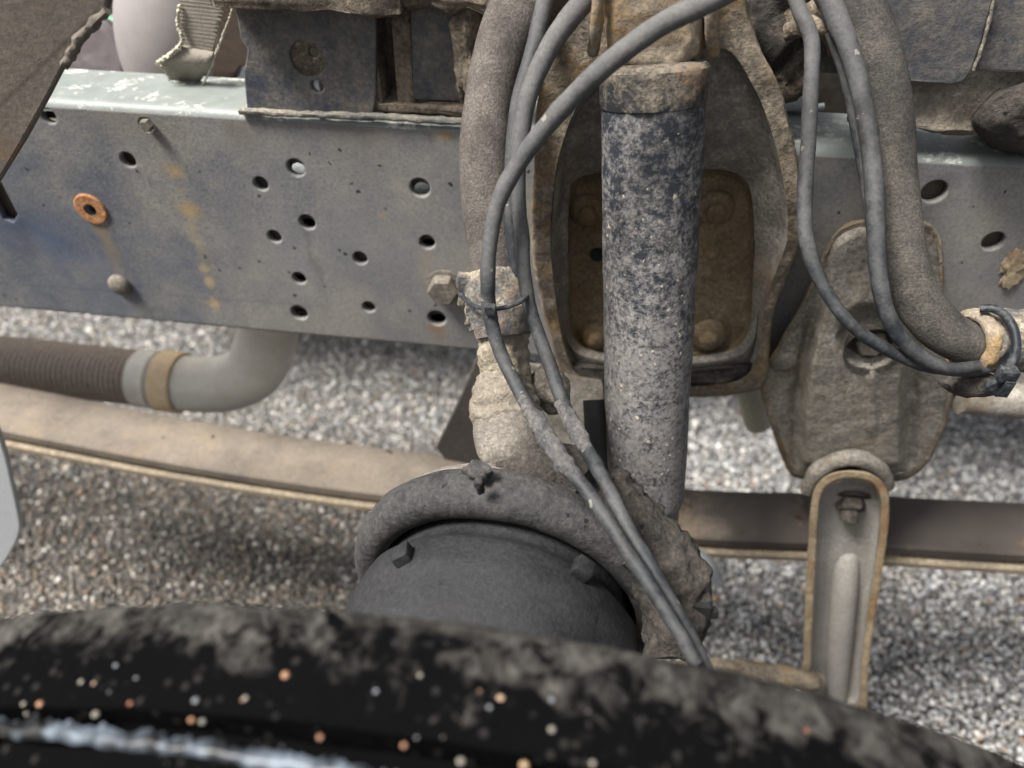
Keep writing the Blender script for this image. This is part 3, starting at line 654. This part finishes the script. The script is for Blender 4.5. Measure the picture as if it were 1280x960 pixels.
# ------------------------------------------------------------------ brake chamber
bc = thing('brake_chamber', 'round black brake chamber with thick rolled rim above the tyre', 'brake chamber', dep(640, 760, .40))
AX = Vector((.09, .97, -.05)).normalized()          # from the cover end inward
BR = .1205; KB = BR / .1045
BCt = dep(646, 700, .452)                            # near centre of the rim
refv = Vector((0, 0, 1))
BC0 = dep(639, 602, .460) - (refv - AX * refv.dot(AX)).normalized() * BR
bd = [(a, b * KB) for a, b in refine([(-.13, .030), (-.122, .060), (-.108, .078), (-.085, .088), (-.055, .0920), (-.034, .0890), (-.022, .080), (.03, .078)], .004)]
obj('body', lathe(BC0, AX, bd, 140, noiz=.0008, nsc=35, ref=refv), 'chamber', bc, ang=60)
rmp = [(-.0185 * math.cos(q), BR - .0145 + .0145 * math.sin(q)) for q in [(-.75 + 4.1 * k / 30) for k in range(31)]]
obj('rim_band', lathe(BC0, AX, rmp, 160, noiz=.0014, nsc=30, seed=3, cap=False, ref=refv), 'chambermud', bc, ang=70)
obj('cover', lathe(BC0, AX, refine([(.008, .1165), (.022, .112), (.038, .098), (.05, .078), (.06, .05), (.064, .0)], .004), 96, noiz=.001, nsc=30, cap=False, ref=refv), 'mudgrey', bc)
def onchamber(px, py, extra=0):
    """nearest hit of the sight line with the body cylinder"""
    d = ray(px, py).normalized(); o = CAM - BC0; R0 = .0912 * KB + extra
    dp = d - AX * d.dot(AX); op = o - AX * o.dot(AX)
    a = dp.dot(dp); b = 2 * dp.dot(op); c = op.dot(op) - R0 * R0; D = b*b - 4*a*c
    t = (-b - math.sqrt(max(0, D))) / (2 * a); P = CAM + d * t; n = (P - BC0); n = (n - AX * n.dot(AX)).normalized(); return P, n
for (x, y, rr) in ((507, 698, .35), (725, 713, -.12)):
    P, n = onchamber(x, y); t = AX.cross(n).normalized(); mt = Matrix((t, AX, n)).transposed() @ Matrix.Rotation(rr, 3, 'Z')
    obj('lug', rough_up(box(P + n * .003, (.0115, .0125, .009), mt, .0012), .0006, 120, x), 'chamber', bc, ang=30)
# flap of torn dirt on the rim and crusts
def onrim(px, py): 
    return dep(px, py, .44)
for (x, y, a, b, c, t) in ((600, 606, .0035, .003, .008, .443), (596, 588, .010, .006, .006, .456)):
    obj('dirt_flake', lump(dep(x, y, t), (a, b, c), .5, 140, x, 3), 'chambermud', bc)
# elbow beside the fitting
obj('inlet_elbow', rough_up(tube([dep(640, 585, .50), dep(670, 590, .49), dep(705, 588, .485), dep(735, 604, .475)], [.022, .021, .018, .014], 24), .002, 50), 'crust', bc)
cr = thing('chamber_arm', 'pitted dirt crusted cast arm right of the brake chamber', 'cast arm', dep(850, 790, .47))
obj('casting', rough_up(tube([dep(735, 590, .50), dep(775, 635, .487), dep(812, 680, .475), dep(838, 722, .465), dep(845, 765, .46), dep(835, 820, .455)], [.012, .020, .023, .024, .021, .018], 36, 14), .0065, 70, 6, 4), 'crust', cr, ang=80)
obj('bolt', hexhead(dep(864, 758, .452), RGT + UPV * -.1, .0085, .012), 'black', cr, ang=25)
obj('bolt', hexhead(dep(876, 766, .450), RGT + UPV * .05, .0045, .010), 'black', cr, ang=25)

# ------------------------------------------------------------------ left hose bundle
hb = thing('sleeved_hose', 'thick dusty brown grey rubber sleeve hose curving down to the clamp', 'hose', dep(620, 345, .52))
obj('sleeve', tube([dep(700, -60, .50), dep(672, -20, .50), dep(636, 45, .50), dep(614, 120, .505), dep(607, 200, .51), dep(611, 275, .515), dep(622, 352, .52)], [.0255, .025, .0205, .0185, .0188, .0186, .0182], 40, 14, noiz=.0009, nsc=28), 'felt', hb)
ha = obj('thin_hose', tube([dep(790, -60, .45), dep(738, -8, .45), dep(694, 48, .455), dep(664, 110, .46), dep(651, 170, .465), dep(647, 230, .47), dep(652, 290, .475), dep(655, 340, .48), dep(664, 390, .485), dep(684, 448, .485), dep(712, 525, .475), dep(735, 565, .455), dep(757, 604, .43), dep(790, 668, .41), dep(826, 728, .40), dep(866, 800, .39), dep(885, 840, .385)],
        [.0072, .007, .0068, .0062, .0058, .0052, .0050, .0048, .0048, .0048, .0048, .0048, .0045, .0042, .0039, .0038, .0038], 20, 10, noiz=.0005, nsc=70), 'hose', label='slim grey rubber hose lying innermost against the thick sleeve', cat='hose', group='slim hoses of the left bundle')
obj('thin_hose', tube([dep(690, -40, .475), dep(668, 60, .475), dep(648, 130, .48), dep(640, 200, .485), dep(638, 270, .49), dep(646, 345, .50)], [.006, .006, .0055, .005, .0048, .0045], 16, 10), 'hose', label='short slim hose mostly hidden behind the innermost one', cat='hose', group='slim hoses of the left bundle')
obj('thin_hose', tube([dep(1300, -330, .36), dep(1110, -150, .375), dep(960, -40, .392), dep(885, 2, .398), dep(828, 30, .405), dep(764, 76, .412), dep(702, 136, .43), dep(654, 196, .445), dep(626, 245, .45), dep(613, 300, .455), dep(610, 350, .46), dep(611, 384, .468), dep(622, 432, .47), dep(646, 484, .465), dep(672, 528, .455), dep(702, 574, .435), dep(740, 622, .415), dep(778, 680, .40), dep(812, 732, .39), dep(848, 790, .38), dep(870, 830, .375)],
        [.0062, .0062, .0062, .0062, .0062, .0062, .006, .0056, .0053, .005, .005, .0048, .0046, .0046, .0048, .0048, .0046, .0042, .0040, .0039, .0039], 20, 10, noiz=.0005, nsc=70), 'hose', label='slim grey hose crossing in front of the shock absorber top', cat='hose', group='slim hoses of the left bundle')
# dried mud on the lower stretch of both hoses
def mudsleeve(P, r, label):
    o = obj('dried_mud', rough_up(tube(P, r, 20, 10), .0018, 160, len(P), 3), 'hosemud', label=label, cat='dried mud', group='mud crusts on the slim hoses')
mudsleeve([dep(652, 496, .462), dep(672, 528, .453), dep(690, 556, .441), dep(705, 578, .432), dep(722, 600, .423)], [.0036, .0056, .006, .0058, .0038], 'lumpy grey mud crust on the left slim hose near the chamber')
mudsleeve([dep(700, 500, .476), dep(712, 525, .472), dep(724, 545, .463), dep(735, 565, .453)], [.0036, .0056, .0058, .0036], 'lumpy grey mud crust on the right slim hose near the chamber')
# hose clamp
hc = thing('hose_clamp', 'dirty rusted steel clamp holding the left hoses over the mud lump', 'hose clamp', dep(620, 410, .52))
cx = dep(622, 372, .517); cdn = (dep(628, 412, .52) - dep(618, 340, .517)).normalized()
obj('band', rough_up(lathe(cx, cdn, refine([(-.020, .0215), (-.018, .0235), (-.004, .0245), (.003, .0235), (.010, .0245), (.021, .0235), (.022, .021)], .0022), 80, ref=OUT), .0022, 90, 3), 'clamp', hc, ang=60)
obj('lower_band', rough_up(lathe(dep(629, 403, .513), cdn, refine([(-.010, .019), (-.009, .0225), (.009, .021), (.010, .017)], .002), 64, ref=OUT), .0018, 90, 8), 'clamp', hc, ang=60)
obj('clamp_ear', rough_up(box(dep(583, 362, .512), (.012, .008, .026), None, .002, 3), .002, 110, 5), 'clamp', hc, ang=50)
obj('clamp_ear', rough_up(box(dep(590, 392, .508), (.009, .008, .016), None, .002, 3), .002, 110, 8), 'clamp', hc, ang=50)
zt = [dep(x, y, t) for x, y, t in ((575, 368, .500), (592, 382, .482), (612, 386, .464), (632, 384, .470), (652, 376, .474), (664, 364, .485))]
z1 = obj('cable_tie', tube(zt, .0017, 8, 10), 'ziptie', label='thin dark cable tie round the left hose clamp', cat='cable tie')
obj('tie_head', box(dep(613, 387, .461), (.007, .005, .007), None, .0008), 'ziptie', z1, ang=30)
# mud lump and mud coated fitting
ft = thing('hose_fitting', 'mud caked hose end fitting standing on top of the brake chamber', 'hose fitting', dep(635, 585, .50))
fa = (dep(637, 575, .500) - dep(628, 480, .507))
obj('upper_mud', rough_up(tube([dep(628, 400, .522), dep(629, 425, .520), dep(630, 450, .518), dep(634, 472, .517), dep(630, 500, .515)], [.0185, .0185, .0175, .0160, .020], 40, 12), .0045, 75, 4, 4), 'mudyel', ft, ang=80, label='yellowish mud lump below the clamp')
def wv(L): return .0005 * math.sin(L * 760)
obj('ribbed_mud', rough_up(tube([dep(630, 474, .516), dep(629, 492, .512), dep(630, 512, .508), dep(632, 530, .506)], [.0185, .0225, .0250, .0240], 48, 16, wave=wv), .0036, 90, 12, 5), 'mudsand', ft, ang=80)
obj('cup', rough_up(tube([dep(632, 524, .505), dep(634, 540, .503), dep(637, 562, .500), dep(641, 580, .499), dep(642, 586, .499)], [.0235, .0238, .0225, .017, .010], 48, 12), .0010, 80, 2, 3), 'mudgrey', ft, ang=80, label='smooth grey cup under the ribbed mud')
obj('side_mud', rough_up(lump(dep(682, 488, .53), (.016, .014, .020), .35, 60, 5, 4), .001, 90), 'mudsand', ft)

# ------------------------------------------------------------------ right hose bundle
hr = thing('sleeved_hose', 'thick dark dusty rubber sleeve hose bending into the right edge clamp', 'hose', dep(1215, 440, .52))
obj('sleeve', tube([dep(1030, -70, .50), dep(1058, -15, .50), dep(1084, 45, .50), dep(1102, 120, .505), dep(1112, 210, .51), dep(1122, 300, .515), dep(1138, 358, .518), dep(1166, 402, .52), dep(1200, 426, .52), dep(1236, 434, .52)], [.018, .018, .0185, .0190, .0180, .0175, .0165, .0160, .0155, .0150], 40, 14, noiz=.0009, nsc=28, seed=3), 'felt2', hr)
obj('thin_hose', tube([dep(985, -30, .47), dep(1000, 14, .47), dep(1014, 50, .47), dep(1014, 100, .47), dep(1011, 170, .475), dep(1006, 240, .48), dep(1008, 300, .482), dep(1026, 352, .485), dep(1060, 402, .485), dep(1100, 432, .49), dep(1150, 456, .495), dep(1198, 464, .50), dep(1232, 462, .51)],
        [.0050, .0050, .0050, .0050, .0050, .005, .005, .0046, .0044, .0044, .004, .004, .0038], 20, 10, noiz=.0004, nsc=70), 'hose', label='slim grey hose hanging in a loop across the right bracket', cat='hose', group='slim hoses of the right bundle')
obj('thin_hose', tube([dep(1020, -30, .48), dep(1046, 22, .478), dep(1064, 70, .476), dep(1079, 130, .475), dep(1090, 200, .475), dep(1094, 270, .475), dep(1098, 340, .478), dep(1110, 394, .48), dep(1138, 436, .485), dep(1180, 460, .49), dep(1222, 458, .50)],
        [.0075, .0075, .0065, .0062, .0060, .006, .0056, .0053, .005, .0045, .0042], 20, 10, noiz=.0004, nsc=70), 'hose', label='slim grey hose running beside the thick right sleeve', cat='hose', group='slim hoses of the right bundle')
obj('thin_hose', tube([dep(1040, 40, .490), dep(1060, 100, .490), dep(1074, 170, .490), dep(1086, 240, .490), dep(1094, 300, .494)], .005, 14, 8), 'hose', label='slim grey hose mostly behind the one beside the right sleeve', cat='hose', group='slim hoses of the right bundle')
rc = thing('hose_clamp', 'rusty steel clamp at the right edge with black cable tie round it', 'hose clamp', dep(1240, 470, .52))
ca = (dep(1262, 428, .525) - dep(1205, 430, .52)).normalized()
obj('band', rough_up(lathe(dep(1216, 428, .52), ca, refine([(-.001, .0165), (-.0005, .0215), (.006, .0225), (.014, .0205), (.024, .0225), (.042, .0225), (.07, .020)], .0024), 72, noiz=0), .0026, 80, 5), 'clamp', rc, ang=60)
obj('flared_lip', rough_up(lathe(dep(1214, 428, .52), ca, refine([(-.002, .0165), (-.0035, .019), (-.002, .0235), (.003, .0245), (.006, .0215)], .0018), 72, cap=False), .0012, 90, 2), 'tan', rc, ang=60)
obj('lower_tab', rough_up(lump(dep(1215, 478, .52), (.022, .010, .009), .3, 60, 3, 4), .001, 90), 'crust', rc)
ztr = [dep(x, y, t) for x, y, t in ((1225, 386, .505), (1242, 386, .500), (1258, 396, .497), (1268, 414, .494), (1270, 436, .493), (1264, 454, .495), (1258, 464, .497))]
vv, ff = tube(ztr, .0030, 10, 10)
z2 = obj('cable_tie', (vv, ff), 'ziptie', label='thick black cable tie looped over the right edge clamp', cat='cable tie')
obj('tie_head', box(dep(1259, 468, .492), (.0115, .009, .010), None, .0012), 'ziptie', z2, ang=30)
obj('tie_tail', box(dep(1258, 486, .495), (.0065, .003, .014), None, .0006), 'ziptie', z2, ang=30)
obj('tie_wing', box(dep(1247, 483, .50), (.013, .005, .012), Matrix.Rotation(.6, 3, 'Y'), .001), 'ziptie', z2, ang=30)
obj('mud_cake', lump(at(1268, 336, -.001), (.010, .003, .020), .7, 120, 4, 4), 'linkedge', label='small tan mud cake stuck on the rail at the right edge', cat='mud cake')
obj('lower_fitting', rough_up(tube([at(1200, 490, -.0), at(1290, 500, -.0), at(1400, 510, 0)], [.022, .020, .020], 24), .001, 40), 'palegrey' if False else 'panel', label='dusty grey pipe under the rail at the right edge', cat='pipe')

# ------------------------------------------------------------------ exhaust pipe on the left
ex = thing('exhaust_pipe', 'short exhaust pipe with ribbed flexible section and smooth elbow', 'exhaust pipe', at(250, 500, .16))
EY = .13
p0, p1 = at(-120, 440, EY), at(178, 473, EY); axx = (p1 - p0).normalized(); Lf = (p1 - p0).length
r0 = .0415
prof = []
n_r = 48
for i in range(n_r):
    s = Lf * i / n_r; prof += [(s, r0 - .0020), (s + Lf / n_r * .3, r0 + .0008), (s + Lf / n_r * .6, r0 + .0008), (s + Lf / n_r * .9, r0 - .0020)]
obj('flexible_section', lathe(p0, axx, prof, 72), 'flex', ex, ang=80)
obj('collar', lathe(p1, axx, refine([(-.004, .036), (-.002, .0440), (.018, .0440), (.026, .0455), (.030, .043), (.034, .040)], .003), 64), 'pipe', ex)
obj('clamp_band', lathe(p1, axx, refine([(.033, .038), (.034, .0455), (.036, .0465), (.064, .0465), (.066, .0455), (.067, .038)], .003), 64), 'clampband', ex)
e0 = p1 + axx * .06
obj('elbow', tube([e0, e0 + axx * .03, at(290, 478, EY), at(318, 462, EY + .0), at(332, 430, EY), at(336, 395, EY), at(338, 350, EY)], [.042, .042, .042, .042, .041, .040, .040], 48, 12), 'pipe', ex, ang=60)

# ------------------------------------------------------------------ parts above the rail, left
mg = thing('mudguard', 'brown grey mudguard panel crossing the top left corner', 'mudguard', at(20, 200, -.16))
obj('panel', rough_up(plate(pxz([(-300, -200), (160, -200), (136, 0), (132, 14), (118, 26), (92, 60), (78, 88), (60, 122), (30, 176), (0, 226), (-60, 330), (-300, 420)], -.16), [], .006, -.16, .002), .0008, 30), 'guard', mg)
obj('torn_edge', rough_up(tube([at(134, 12, -.164), at(118, 28, -.163), at(94, 60, -.163), at(80, 84, -.163)], .0028, 10, 8), .002, 150), 'guard', mg)
pl = obj('splash_plate', plate(smooth2(pxz([(-140, 470), (-60, 490), (-14, 520), (4, 560), (14, 600), (23, 642), (25, 664), (14, 690), (-6, 718), (-60, 780), (-160, 800)], -.16), 3), [], .006, -.16, .002), 'palegrey', label='pale grey rounded splash plate at the left edge', cat='splash plate')
cb = thing('cab_mount', 'dark blue cab mount box standing on the chassis rail', 'cab mount', at(390, 135, .0))
fo = [(284, -40), (292, 2), (296, 24), (300, 48), (309, 62), (307, 76), (304, 90), (306, 112), (309, 142), (380, 147), (450, 151), (466, 150), (470, 120), (470, 30), (468, -40)]
q1, q2 = at(371, 66, 0), at(393, 100, 0)
hk = [(q1.x + .010 * math.cos(a) , q1.z + .010 * math.sin(a)) for a in [2*math.pi*k/24 for k in range(24)]]
obj('face', plate(pxz(fo, .003), [(at(382, 76, 0).x, at(382, 76, 0).z, .0145), (at(395, 110, 0).x, at(395, 110, 0).z, .0050)], .006, .003, .0015), 'dkface', cb)
obj('inner_plate', plate(pxz([(330, 20), (440, 20), (440, 120), (330, 120)], .02), [(at(392, 66, .02).x, at(392, 66, .02).z, .004)], .004, .020), 'mudface', cb)
q = at(395, 108, .010); obj('clip', rough_up(box(q, (.007, .004, .010), None, .0012), .0006, 150), 'white', cb, label='small white clip in the lower hole')
obj('upper_lip', rough_up(box(at(392, 2, .0) + Vector((0, -.006, .012)), (.155, .03, .03), None, .006, 7), .004, 40, 7), 'mudface', cb, ang=60)
obj('side_return', rough_up(box(Vector((at(467, 84, .003).x, .055, ZT + .11)), (.008, .10, .22), None, .002, 7), .003, 60, 2), 'mudface', cb, ang=60)
obj('foot_lip', rough_up(tube([at(300, 139, -.001), at(380, 143, -.002), at(470, 146, -.002), at(580, 152, -.002)], .0032, 10, 16), .0012, 120), 'edge', cb)
cb2 = thing('cab_bracket', 'dark panelled bracket with dirt filled groove beside the cab mount', 'bracket', at(530, 140, .0))
obj('back_wall', rough_up(box(Vector((at(492, 60, .07).x, .075, ZT + .14)), (.12, .008, .28), None, .002, 9), .006, 50, 3), 'mudface', cb2, ang=60)
obj('post', rough_up(box(Vector((at(502, 60, .01).x, .025, ZT + .14)), (.016, .030, .28), None, .004, 9), .004, 60, 5), 'mudface', cb2, ang=60)
obj('panel', plate(pxz([(500, -40), (600, -40), (600, 128), (504, 124)], .012), [], .008, .012), 'dkface', cb2)
obj('ledge', rough_up(box(at(540, 133, .014) + Vector((0, .012, 0)), (.12, .045, .008), None, .002, 9), .003, 60, 8), 'mudface', cb2, ang=60)
obj('upper_dirt', rough_up(box(at(540, 2, .0) + Vector((0, -.002, .012)), (.14, .03, .03), None, .008, 7), .007, 50, 1), 'mudface', cb2, ang=60)
obj('corner_dirt', lump(at(588, 70, .0), (.012, .012, .065), .5, 50, 2, 4), 'mudface', cb2)
# webbing strap and what stands behind it
st = thing('webbing_strap', 'frayed grey webbing strap hanging over the pale tank', 'strap', at(240, 95, .08))
def sheet(P, Y, th):
    """P: left-right pairs of pixels with own depth"""
    vs, fs = [], []
    for (a, b, dy) in P:
        A0, B0 = at(*a, Y + dy), at(*b, Y + dy)
        for k in range(9): vs.append(A0.lerp(B0, k / 8))
    n = len(P)
    for i in range(n - 1):
        for k in range(8): a = i*9+k; fs.append((a, a+1, a+10, a+9))
    m0 = len(vs); vs += [v + Vector((0, th, 0)) for v in vs]; fs += [tuple(i + m0 for i in f[::-1]) for f in fs]
    rim = [i*9 for i in range(n)] + [(n-1)*9 + k for k in range(1, 9)] + [i*9+8 for i in range(n-2, -1, -1)] + [k for k in range(7, 0, -1)]
    for a, b in zip(rim, rim[1:] + rim[:1]): fs.append((a, b, b + m0, a + m0))
    return vs, fs
P = []
for i in range(70):
    t = i / 69; yl = -50 + t * 118; xl = 228 + (220 - 228) * t; xr = 296 + (262 - 296) * t
    if yl > 30: xl = 221 + 3 * math.sin((yl - 30) / 12)
    P.append(((xl, yl), (xr + .6 * math.sin(i * 2.2), yl + 6), .0004 * math.sin(i * 2.3)))
obj('webbing', sheet(P, .055, .002), 'strap', st, ang=80)
obj('folded_end', rough_up(sheet([((222, 58), (266, 66), -.004), ((206, 74), (264, 74), -.008), ((198, 80), (260, 84), -.004), ((208, 90), (252, 98), .006), ((212, 102), (246, 106), .01)], .055, .003), .002, 60), 'strap', st, ang=80)
obj('frayed_edge', rough_up(tube([at(224, 6, .053), at(222, 30, .052), at(228, 50, .05), at(218, 64, .047), at(204, 74, .046), at(197, 80, .047), at(206, 88, .052), at(212, 100, .058)], [.001, .0013, .0016, .0018, .0018, .0015, .0013, .001], 8, 14), .0016, 500, 3, 3), 'fray', st)
obj('frayed_edge', rough_up(tube([at(298, -10, .053), at(284, 30, .053), at(270, 66, .053), at(258, 98, .055), at(250, 108, .056)], .0008, 8, 16), .0012, 520, 5, 3), 'fray', st)
obj('tank', lump(at(222, 62, .17), (.062, .05, .10), .0, 1, 0, 5, Matrix.Rotation(.15, 3, 'Y')), 'pink', label='rounded pinkish grey tank behind the webbing strap', cat='tank')
obj('cover_panel', rough_up(plate(pxz([(262, 120), (268, 60), (276, 10), (290, -40), (330, -40), (330, 80), (300, 84), (288, 110)], .085), [], .01, .085), .002, 30), 'brown', label='dark brown cover between the strap and the cab mount', cat='cover')
obj('white_box', box(at(300, 98, .2), (.09, .05, .09), None, .004), 'white', label='white box edge showing beside the cab mount', cat='box')
obj('beige_box', box(at(190, 80, .32) + Vector((-.02, 0, -.06)), (.30, .08, .22), None, .01), 'beige', label='beige box at the back, left of the tank', cat='box')
obj('round_cap', rough_up(lathe(at(118, 76, .16), (.1, -1, .35), refine([(0, .048), (.012, .047), (.018, .040), (.020, .0)], .004), 40, cap=False), .002, 30), 'violet', label='grey violet round cap at the upper left', cat='cap')
obj('green_plug', lump(at(144, 29, .25), (.016, .01, .009), .2, 40, 1, 3), 'green', label='small green plug above the beige box', cat='plug')
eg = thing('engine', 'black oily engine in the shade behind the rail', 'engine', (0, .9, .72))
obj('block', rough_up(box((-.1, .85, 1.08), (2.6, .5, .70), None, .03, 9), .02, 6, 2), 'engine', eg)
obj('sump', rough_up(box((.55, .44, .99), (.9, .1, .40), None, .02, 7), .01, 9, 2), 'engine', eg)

# ------------------------------------------------------------------ parts above the rail, right
xr = thing('rear_crossmember', 'dark dusty crossmember panel above the right part of the rail', 'crossmember', at(1180, 105, -.01))
obj('left_panel', rough_up(plate(pxz([(1060, -60), (1250, -60), (1241, 6), (1229, 50), (1217, 86), (1206, 103), (1190, 108), (1120, 103), (1070, 100)], -.010), [], .010, -.010, .002), .0012, 30), 'dkface', xr)
obj('right_panel', rough_up(plate(pxz([(1250, -60), (1400, -60), (1400, 96), (1219, 89), (1231, 50), (1243, 6)], -.004), [], .010, -.004, .002), .0012, 30), 'dkface', xr)
obj('seam', rough_up(tube([at(1245, -10, -.0105), at(1230, 50, -.0105), at(1217, 88, -.0105)], .0012, 8, 12), .0008, 200), 'edge', xr)
obj('mud_slab', rough_up(box(at(1215, 126, .0) + Vector((.01, .018, -.002)), (.18, .03, .055), Matrix.Rotation(-.35, 3, 'X'), .006, 11), .005, 55, 4), 'mudsand', label='ribbed tan mud slab lying on the rail under the crossmember', cat='mud')
RS = [(1214, 152), (1230, 126), (1262, 108), (1340, 92), (1400, 110), (1400, 200), (1330, 198), (1282, 190), (1252, 187), (1230, 172)]
obj('rubber_stop', rough_up(loft([(RS, .05), (RS, -.004), (ins(RS, (1310, 150), .10), -.024), (ins(RS, (1310, 150), .5), -.034)], (1310, 150), 120, 6, fill=6), .0022, 50, 8), 'crust', ang=60, label='black dirty folded rubber stop at the right edge above the rail', cat='rubber stop')
dk = thing('cab_pivot', 'shadowed dirty cab pivot casting between the bracket and the right hoses', 'casting', at(985, 100, .02))
obj('casting', rough_up(lump(at(960, 25, .05), (.036, .05, .060), .35, 20, 6, 5), .002, 60), 'crust', dk)
obj('rib', rough_up(tube([at(960, -20, .02), at(982, 14, .01), at(1004, 22, .0), at(1030, 10, -.01)], .008, 14, 8), .003, 70), 'mudface', dk)
obj('hose_guide', rough_up(tube([at(985, 40, -.02), at(1010, 32, -.03), at(1036, 40, -.03), at(1044, 60, -.02)], .0065, 14, 8), .002, 90), 'rim', dk, label='tan edged guide above the thin hoses')
obj('plate', plate(pxz([(1008, 40), (1070, 40), (1072, 95), (1024, 91), (1010, 80)], .004), [], .006, .004), 'dkface', dk)
obj('lower_foot', rough_up(lump(at(968, 92, .03), (.03, .03, .022), .3, 50, 3, 4), .001, 80), 'mudface', dk)
obj('white_fitting', rough_up(tube([at(970, 124, .075), at(1000, 124, .075), at(1020, 122, .075)], [.010, .010, .009], 20), .0006, 50), 'white', label='white fitting just behind the flange, right of the big bracket', cat='fitting')
obj('white_pipe', tube([at(965, 141, .09), at(1010, 136, .09), at(1030, 133, .09)], .003, 12), 'white', label='thin white pipe below the white fitting', cat='pipe')
obj('tank_valve', lump(at(1136, 114, .04), (.006, .01, .013), .0, 1, 0, 3), 'white', label='small white knob at the right side of the thick right hose', cat='knob')

# ------------------------------------------------------------------ tyre in the foreground
TC = Vector((-.036, -.45, GZ - .27)); TR = .5235
ty = thing('tyre', 'black truck tyre top in the blurred foreground with dust and pebbles', 'tyre', (TC.x, -.62, TC.z - TR))
# profile across (y outward negative, radius)
pr = [(.020, -.10), (.010, -.05), (.004, -.022), (.0, -.006), (-.004, -.001), (-.012, .001), (-.030, .0005), (-.046, .0), (-.048, -.012), (-.058, -.013), (-.060, .0), (-.085, -.0), (-.105, -.001), (-.107, -.013), (-.117, -.013), (-.119, -.001), (-.16, -.002), (-.2, -.004), (-.24, -.012), (-.27, -.03), (-.285, -.07), (-.285, -.12)]
pr2 = [pr[0]]
for a, b in zip(pr, pr[1:]):
    k = max(1, int(math.dist(a, b) / .004))
    for i in range(1, k + 1): pr2.append((a[0] + (b[0]-a[0])*i/k, a[1] + (b[1]-a[1])*i/k))
SEG = 900; vs, fs = [], []
for k in range(SEG):
    a = 2 * math.pi * k / SEG; d = Vector((math.sin(a), 0, math.cos(a)))
    for (y, dr) in pr2:
        p = TC + d * (TR + dr) + Vector((0, y, 0))
        if d.z > .6:
            am = .0018 if y > -.03 else .0012
            e = noise.noise(p * 34) + .6 * noise.noise(p * 80) + .3 * noise.noise(p * 190); p = p + d * am * e + Vector((0, am * .8 * noise.noise(p * 40 + Vector((9, 0, 0))), 0))
        vs.append(p)
n = len(pr2)
for k in range(SEG):
    for j in range(n - 1): a = k*n+j; b = ((k+1) % SEG)*n+j; fs.append((a, a+1, b+1, b))
to = obj('tread', (vs, fs), 'tyre', None, ang=70)
# origin at the inner shoulder so the dust follows the tyre, then parent
mv = Vector(to.location) - Vector((0, TC.y, 0)); 
for v in to.data.vertices: v.co += Vector((0, mv.y, 0))
to.location.y = TC.y; loc = Vector(to.location); to.parent = ty; to.location = loc - Vector(ty.location)
# pebbles stuck to the tread
peb = []; random.seed(5)
M['peb'] = []
for i, c in enumerate(('#9c7458', '#847f74', '#6f7276', '#a58c70', '#4a4846', '#8a5540')): M['peb%d' % i] = flat('pebble_tone', c, .35, 200, .15)
def onty(px, py, extra=.0):
    d = ray(px, py); lo_, hi_ = .1, .8
    for _ in range(60):
        m_ = (lo_ + hi_) / 2; p = CAM + d * m_; r = math.hypot(p.x - TC.x, p.z - TC.z)
        if r > TR + extra: lo_ = m_
        else: hi_ = m_
    return CAM + d * lo_
spots = [(357, 844, 9, 0), (102, 853, 6, 1), (118, 855, 5, 3), (50, 880, 7, 0), (395, 872, 6, 3), (145, 832, 5, 2), (171, 848, 5, 2), (599, 864, 7, 0), (626, 873, 8, 3), (612, 885, 7, 2), (690, 912, 7, 1), (873, 918, 8, 3), (1006, 914, 9, 5), (245, 876, 7, 2), (240, 900, 6, 0), (253, 902, 6, 1), (525, 845, 6, 1), (470, 864, 6, 2), (385, 955, 7, 3), (307, 873, 6, 1), (690, 875, 6, 2), (120, 893, 7, 1), (163, 880, 6, 5), (505, 932, 6, 0), (576, 952, 8, 1), (655, 957, 9, 3), (400, 922, 6, 0), (735, 890, 5, 4), (520, 850, 4, 3), (740, 955, 8, 1), (800, 930, 5, 4), (955, 905, 5, 4), (1080, 930, 5, 4), (30, 880, 5, 1)]
for _ in range(26):
    spots.append((random.uniform(0, 1150), random.uniform(835, 958), random.uniform(2.2, 4.5), random.choice((1, 2, 4, 4, 0))))
for (x, y, r, c) in spots:
    if y < 780 + max(0, x - 250) * .14: continue
    P = onty(x, y); t = (P - CAM).dot(FWD); rr = r * t / FPX * .62
    obj('pebble', lump(P, (rr, rr * .9, rr * .75), .25, 300, x, 2), 'peb%d' % c, ty)
# strip along the outer groove carrying the painted sky sheen
vs, fs = [], []; K = 240
for k in range(K + 1):
    px = -80 + k * 700 / K; yc = 908 + .085 * max(0, px) + .00012 * max(0, px) ** 2 + 5 * noise.noise(Vector((px * .02, 1, 0)))
    hu = 13 + 9 * noise.noise(Vector((px * .035, 0, 4))) + 7 * noise.noise(Vector((px * .12, 3, 4))); hd = 13 + 8 * noise.noise(Vector((px * .04, 8, 4)))
    for j in range(7):
        f = j / 6; P = onty(px, yc - hu + (hu + hd) * f, -.0006 + .0022 * math.sin(math.pi * f)); vs.append(P)
for k in range(K):
    for j in range(6): a = k*7+j; fs.append((a, a+1, a+8, a+7))
obj('painted_rib_sheen', rough_up((vs, fs), .0005, 60), 'rib', ty, label='wet rib at the lower left, pale sky sheen painted in streaks')
